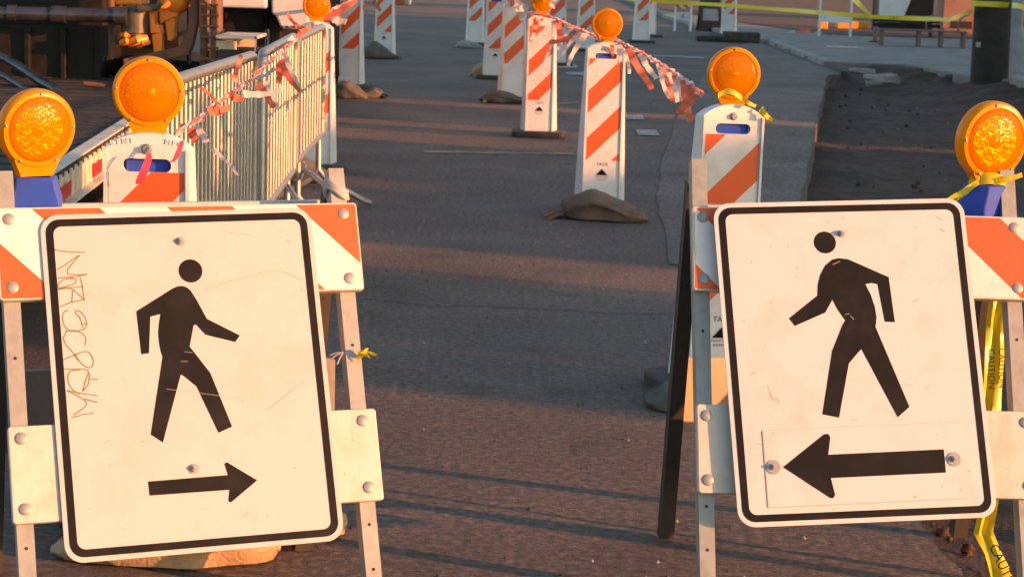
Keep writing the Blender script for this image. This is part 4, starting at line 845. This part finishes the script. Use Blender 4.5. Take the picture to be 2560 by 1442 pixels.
# ------------------------------------------------------------------ right: poles, bench, small barricades, tape
WOOD_D = mat("creosoted_wood", (0.022, 0.017, 0.014), 0.85, dirt=(0.05, 0.035, 0.028), dscale=5, damt=0.6, bump=0.6, bscale=30)
GREYM = mat("grey_painted_steel", (0.26, 0.27, 0.28), 0.5, dirt=(0.16, 0.15, 0.15), dscale=8, damt=0.6)
t = thing("utility_pole", "thick dark wooden pole at the edge of the dug strip, yellow tape wrapped on it", "pole", (*at(2470, 195, 25.6).xy, 0))
b = MB(); b.tube([(0.02, 0, -0.3), (0, 0, 1.2), (-0.02, 0, 9.0)], [0.232, 0.222, 0.17], 24); b.build("shaft", WOOD_D, t, smooth=50)
b = MB(); c_ = A(2446, 112, 25.36) - t.location; b.box(c_, (0.05, 0.02, 0.06)); b.build("number_plate", BOLT, t)
t = thing("lamp_post", "slim grey steel post with a flared base behind the wooden pole", "post", (*at(2531, 188, 27.4).xy, 0.06))
b = MB(); b.tube([(0, 0, 0.5), (0, 0, 8)], [0.085, 0.06], 20); b.build("shaft", GREYM, t, smooth=50)
b = MB(); b.tube([(0, 0, 0), (0, 0, 0.03), (0, 0, 0.2), (0, 0, 0.38), (0, 0, 0.55), (0, 0, 0.6)], [0.23, 0.22, 0.185, 0.16, 0.10, 0.09], 24); b.build("flared_base", GREYM, t, smooth=50)
SW = 0.06
BR = mat("bench_wood", (0.20, 0.125, 0.10), 0.7, dirt=(0.12, 0.075, 0.06), dscale=8, damt=0.7)
g0 = gr(2185, 106, SW); g1 = gr(2405, 128, SW)
t = thing("park_bench", "brown park bench with looped metal arms on the pavement", "bench", (*gr(2300, 118, SW).xy, SW), R(-4))
b = MB()
for k in range(4): b.box((0, 0.08 * k, 0.26), (1.5, 0.065, 0.03))
b.build("seat", BR, t, bevel=0.004)
b = MB()
for k in range(2): b.box((-0.2, 0.33 + 0.02 * k, 0.33 + 0.08 * k), (1.1, 0.03, 0.06))
b.build("backrest", GRIME, t, bevel=0.004)
for x in (-0.62, -0.02, 0.34, 0.7):
    b = MB(); b.box((x, 0.02, 0.122), (0.055, 0.05, 0.244)); b.build("leg", BR, t, bevel=0.004)
    b = MB(); b.box((x, 0.25, 0.122), (0.05, 0.05, 0.244)); b.build("leg", BR, t, bevel=0.004)
for x in (0.08, 0.6):
    b = MB(); b.tube([(x, -0.02, 0.27), (x - 0.01, -0.03, 0.40), (x + 0.04, 0.0, 0.49), (x + 0.12, 0.1, 0.52), (x + 0.2, 0.3, 0.53)], 0.015, 10); b.build("arm_loop", BR, t, smooth=60)
t = thing("sign_post", "thin brown post with a round foot plate left of the bench", "post", (*gr(2187, 106, SW).xy, SW))
b = MB(); b.tube([(0, 0, 0), (0, 0, 2.4)], 0.04, 14); b.build("shaft", BR, t, smooth=50)
b = MB(); b.tube([(0, 0, 0), (0, 0, 0.02)], 0.1, 18); b.build("foot_plate", GRIME, t)
t = thing("notice_board", "pale notice board with slanted edge behind the bench", "board", (*gr(2235, 92, SW).xy, SW))
b = MB(); b.prism([(-0.33, 0.26), (0.12, 0.26), (0.28, 0.7), (0.28, 1.7), (-0.33, 1.7)], 0, 0.03); b.build("panel", TRUCKW, t, bevel=0.004)
b = MB(); b.box((0.15, 0.1, 0.75), (1.1, 0.05, 1.3)); b.box((-0.34, 0.1, 0.7), (0.06, 0.06, 1.4)); b.box((0.68, 0.1, 0.7), (0.06, 0.06, 1.4)); b.build("backing_frame", WOOD_D, t, bevel=0.004)
PINK = mat("pink_render", (0.25, 0.15, 0.125), 0.85, dirt=(0.17, 0.10, 0.085), dscale=3, damt=0.8, bump=0.2)
t = thing("wall_pillar", "pinkish rendered pillar behind the bench beside the wooden pole", "pillar", (*gr(2392, 84, SW).xy, SW))
b = MB(); b.box((0, 0, 1.4), (0.72, 0.6, 2.6)); b.box((0, 0, 0.07), (0.66, 0.54, 0.14)); b.build("shaft", PINK, t, bevel=0.02)
b = MB(); b.box((0.02, -0.302, 0.18), (0.40, 0.02, 0.13)); b.build("vent", HOLE, t)
YEL = mat("yellow_kerb_paint", (0.75, 0.33, 0.02), 0.6, dirt=(0.45, 0.2, 0.03), dscale=6, damt=0.6, bump=0.1)
for px, wd, lab in ((2130, 0.62, "yellow painted parking block in the sun, seen under the white rail"), (2056, 0.18, "short end of a yellow parking block behind the white-railed barricade leg")):
    t = thing("parking_block", lab, "parking block", (*gr(px, 73, 0.072).xy, 0.072), 0, "yellow parking blocks")
    b = MB(); b.prismz(rrect(-wd / 2, wd / 2, -0.08, 0.08, 0.02, 3), 0, 0.15); b.build("block", YEL, t, bevel=0.02)
    b = MB(); b.tube([(0, 0, 0.15), (0, 0, 0.158)], 0.02, 10); b.build("pin", STEEL_D, t)
def small_barricade(label, loc, rz, wd, H, low, top, lean=0.18, sym=False, mts=(SHEET_W, SHEET_O)):
    t = thing("folding_barricade", label, "barricade", loc, R(rz), "small folding barricades by the pavement")
    for s in (-1, 1):
        b = MB(); b.tube([(s * wd / 2 * 0.92, -lean * H, 0), (s * wd / 2 * 0.92, 0, H)], 0.02, 8); b.build("front_leg", TRUCKW, t)
        b = MB(); b.tube([(s * wd / 2 * 0.92, lean * H, 0), (s * wd / 2 * 0.92, 0.02, H)], 0.02, 8); b.build("rear_leg", TRUCKW, t)
    yy = lambda z: -lean * (H - z) - 0.026
    b = MB(); q = [(-wd / 2, low[0]), (wd / 2, low[0]), (wd / 2, low[1]), (-wd / 2, low[1])]; b.prism(q, 0, 0.02); b.v = [V((v.x, v.y + yy(v.z), v.z)) for v in b.v]; b.build("lower_rail", TRUCKW, t)
    if sym:
        b = MB(); b.prism([(0.012 * math.cos(R(a)), (low[0] + low[1]) / 2 + 0.03 + 0.012 * math.sin(R(a))) for a in range(0, 360, 40)], -0.003, 0.001); b.prism([(-0.02, (low[0] + low[1]) / 2 - 0.05), (0.0, (low[0] + low[1]) / 2 - 0.01), (0.02, (low[0] + low[1]) / 2 - 0.05), (0.012, (low[0] + low[1]) / 2 + 0.015), (-0.012, (low[0] + low[1]) / 2 + 0.015)], -0.003, 0.001)
        b.v = [V((v.x, v.y + yy(v.z), v.z)) for v in b.v]; b.build("walking_figure", BLACK, t)
    if top:
        q = [(-wd / 2, top[0]), (wd / 2, top[0]), (wd / 2, top[1]), (-wd / 2, top[1])]
        b = MB(); b.prism(q, 0.002, 0.02); stripes(b, q, 0, 0.16, 0.5, 0, 1); b.v = [V((v.x, v.y + yy(v.z), v.z)) for v in b.v]; b.build("top_rail", list(mts), t)
small_barricade("tiny folding barricade with a pale panel standing in the road near the kerb", gr(1706, 79), -8, 0.32, 0.52, (0.21, 0.36), (0.42, 0.52), sym=True, lean=-0.10)
small_barricade("folding barricade with a plain white lower rail, by the yellow parking block", gr(2086, 92, SW) * V((1, 1, 0)) + V((0, 0, SW)), -6, 0.60, 1.0, (0.25, 0.42), (0.78, 0.98), lean=0.07)
t = thing("sandwich_board", "dark folding board with a blue-grey poster behind the far right striped panel", "board", (*gr(1772, 78).xy, 0), R(6), )
for s in (-1, 1):
    b = MB(); b.prism([(-0.22, 0), (0.22, 0), (0.19, 0.66), (-0.19, 0.66)], -0.012, 0.012); b.v = [V((v.x, v.y + s * 0.16 * (1 - v.z / 0.66), v.z)) for v in b.v]; b.build("leaf", STEEL_D, t)
b = MB(); b.prism([(-0.15, 0.2), (0.15, 0.2), (0.14, 0.42), (-0.14, 0.42)], -0.018, -0.013); b.v = [V((v.x, v.y - 0.16 * (1 - v.z / 0.66), v.z)) for v in b.v]; b.build("poster", GREYM, t)
# caution tape strung across
def tape(label, pts, wd=0.06, nm="caution_tape", sag=0.0, words=()):
    b = MB(); P = [V(p) for p in pts]; Q = []
    for i in range(len(P) - 1):
        for k in range(12):
            u = k / 12; q = P[i].lerp(P[i + 1], u); q.z -= sag * 4 * u * (1 - u); Q.append(q)
    Q.append(P[-1])
    b.strip(Q, wd, lambda i: (V((0, 0.5 * math.sin(i * 0.35), 1)) + V((0.2, 0, 0)) * math.sin(i * 0.23)).normalized())
    for (i, tx) in words:
        p = Q[i]; d = (Q[i + 1] - Q[i]); text_mb(b, tx, wd * 0.75, (p.x, p.y - 0.03, p.z), 1, math.atan2(d.z, d.x))
    return tag(b.build(nm, [CAUT, BLACK], smooth=60), label, "caution tape", "yellow tape strung across the pavement")
tape("long yellow tape sagging from the far road to the wooden pole", [A(1480, -14, 38), A(1600, 1, 36), A(1800, 13, 34), A(2000, 28, 31), A(2180, 43, 28.5), A(2376, 50, 26.5), A(2432, 27, 25.4)], words=((40, "CAUTION"), (52, "CAUTION")))
tape("yellow tape running right from the wooden pole past the steel post", [A(2428, 9, 25.36), A(2518, 13, 25.36), A(2545, 15, 25.9), A(2640, 40, 26.5)], 0.07)
tape("pale yellow tape slanting down to the bench from the upper edge", [A(2122, -12, 33.5), A(2150, 12, 32), A(2178, 42, 28.6)], 0.09)
b = MB(); b.box((0, 0, 0.09), (0.62, 0.3, 0.18)); b.box((-0.5, 0.12, 0.05), (0.5, 0.25, 0.10)); t = b.build("timber_block", RUBBER, bevel=0.03)
t.location = gr(1852, 107); tag(t, "black timber lying at the kerb beside the far right striped panel", "timber")
b = MB(); b.box((0, 0, 0.012), (0.58, 0.04, 0.02)); t = b.build("wooden_lath", LIT_WHITE); t.location = gr(2113, 120, SW); tag(t, "pale wooden lath lying alone on the pavement", "lath")
b = MB(); c_ = gr(2008, 84, SW); b.add([c_ + V((x, y, z)) for x, y, z in ((-0.17, 0, 0.01), (0.02, -0.05, 0.02), (0.16, 0.02, 0.01), (0.10, 0.05, 0.09), (-0.03, 0.04, 0.075))], [(0, 1, 4), (1, 3, 4), (1, 2, 3)])
b.add([c_ + V((x, y, z)) for x, y, z in ((-0.34, 0, 0.01), (-0.15, -0.05, 0.01), (-0.17, 0.05, 0.05), (0.18, 0, 0.012), (0.36, -0.02, 0.012), (0.30, 0.06, 0.05))], [(0, 1, 2), (3, 4, 5)], 1)
tag(b.build("dropped_flag", [FLAG_O, FLAG_W]), "orange and white flag dropped on the pavement by the white-railed barricade", "flag")
def chunk(label, loc, sx, sy, sz, seed):
    b = MB(); n1, n2 = 14, 9; vs = []; fs = []
    for a in range(n2 + 1):
        for c in range(n1):
            th = math.pi * a / n2; ph = 2 * math.pi * c / n1; d = V((math.sin(th) * math.cos(ph), math.sin(th) * math.sin(ph), math.cos(th)))
            k = max(abs(d.x), abs(d.y), abs(d.z)) ** -0.7 * (1 + 0.35 * mn.noise(d * 1.6 + V((seed, seed * 2, 3))))
            vs.append((d.x * sx * k / 2, d.y * sy * k / 2, d.z * sz * k / 2 + sz * 0.4))
    for a in range(n2):
        for c in range(n1): fs.append((a * n1 + c, (a + 1) * n1 + c, (a + 1) * n1 + (c + 1) % n1, a * n1 + (c + 1) % n1))
    b.add(vs, fs); o = b.build("concrete_chunk", CONC_L, smooth=25); o.location = loc; o.rotation_euler = (0, 0, seed)
    return tag(o, label, "rubble", "broken concrete along the kerb")
for i, (px, py, s, lab) in enumerate(((1950, 118, .30, "flat broken concrete piece farthest along the kerb"), (1985, 132, .34, "pale broken concrete piece in the middle of the kerb rubble"), (2030, 148, .22, "small dark-edged chunk beside the kerb rubble"), (2072, 160, .30, "flat chunk at the near end of the kerb rubble"),
        (2155, 185, .36, "broad slab fragment on the lip of the dug strip"), (2205, 196, .42, "largest concrete lump jutting into the dug strip"), (1905, 104, .2, "little chunk by the black timber"))):
    chunk(lab, gr(px, py, 0.0) - V((0, 0, 0.09 if i == 5 else 0)), s, s * .6, s * (.4 if i == 5 else .22), i + 1.3)
t = thing("planter", "low reddish planter box at the far end of the street", "planter", (*gr(975, 12).xy, 0))
b = MB(); b.box((0, 0, 0.25), (0.75, 0.5, 0.5)); b.build("box", BANK, t, bevel=0.02)
b = MB(); b.box((0, 0, 0.53), (0.82, 0.57, 0.06)); b.build("rim", RUST, t, bevel=0.01)
t = thing("bollard", "white post beside the far reddish planter", "bollard", (*gr(1022, 12).xy, 0))
b = MB(); b.tube([(0, 0, 0), (0, 0, 0.9)], 0.06, 14); b.build("post", TRUCKW, t, smooth=50)
b = MB(); b.tube([(0, 0, 0.9), (0, 0, 0.94)], [0.065, 0.03], 14); b.build("cap", STEEL_D, t, smooth=50)

# ------------------------------------------------------------------ off to the right: unseen blocks added to shade the street from the low sun
OCCL_SIDING = mat("occluder_siding", (0.45, 0.42, 0.38), 0.7, dirt=(0.3, 0.27, 0.24), dscale=2, damt=0.5)
def shade_block(name, cat, label, u0, u1, h, mt=OCCL_SIDING, w0=16.0, dp=2.6):  # unseen street-side box, sized only for the shadow it throws
    L = u1 - u0; c = P2 * ((u0 + u1) / 2) + S2 * w0
    t = thing(name, label, cat, (c.x, c.y, 0), math.atan2(P2.y, P2.x))
    b = MB(); b.box((0, -dp / 2, h / 2 - 0.15), (L - 0.02, dp, h + 0.05)); n = max(2, int(L / 0.3))
    for i in range(n): b.box((-L / 2 + L * (i + .5) / n, 0.012, h / 2 - 0.15), (0.06, 0.03, h - 0.3))
    b.build("wall", mt, t)
    b = MB(); b.box((0, -dp / 2, h - 0.06), (L, dp + 0.12, 0.12)); b.build("roof", STEEL_D, t)
    if L > 0.9:
        b = MB(); b.box((-L * 0.2, 0.03, 1.0), (min(0.9, L * .4), 0.05, 2.0)); b.build("door", GREYM, t)
        b = MB(); b.box((L * 0.25, 0.03, 1.6), (min(1.2, L * .4), 0.05, 0.8)); b.build("window", HOLE, t)
    return t
sh = lambda z, w_: z + (16 - w_) * math.tan(SUN_EL)                     # roof height whose shadow edge passes height z at w_
for q in (("locker_occluder", "shade_locker", "narrow tall ribbed block added outside the frame to cast shade", 6.14, 6.52, sh(.95, -3.5)), ("locker_occluder", "shade_locker", "lowest ribbed block added outside the frame to cast shade", 6.52, 6.86, sh(.87, -1.8)), ("shed_occluder", "shade_block", "tall wider ribbed block added outside the frame to cast shade", 6.86, 7.75, sh(.96, -3.7)),
          ("shed_occluder", "shade_block", "short ribbed block added outside the frame to cast shade", 7.75, 8.40, sh(.12, -3.8)), ("locker_occluder", "shade_locker", "thin ribbed block added outside the frame to cast shade", 8.44, 8.54, sh(.3, -3.0)),
          ("office_occluder", "shade_block", "long low ribbed block added outside the frame to cast shade", 9.22, 11.8, sh(.04, -5.0)), ("office_occluder", "shade_block", "higher long ribbed block added outside the frame to cast shade", 11.8, 14.2, sh(.3, -6.0)),
          ("shed_occluder", "shade_block", "low wide block added outside the frame to cast shade", 14.2, 15.0, sh(0.0, -5.3)), ("shed_occluder", "shade_block", "low narrower block added outside the frame to cast shade", 15.2, 15.85, sh(0.0, -5.4)),
          ("locker_occluder", "shade_locker", "small ribbed block added outside the frame to cast shade", 15.0, 15.2, sh(.2, -6.5)), ("shop_occluder", "shade_building", "single storey block added outside the frame to cast shade", 15.85, 17.75, sh(.9, -8)),
          ("shop_occluder", "shade_building", "wide tall block added outside the frame to cast shade", 18.2, 40.2, 8.0), ("shop_occluder", "shade_building", "narrow far block added outside the frame to cast shade", 47.0, 49.5, 7.0)): shade_block(q[0], q[1], q[2], *q[3:])
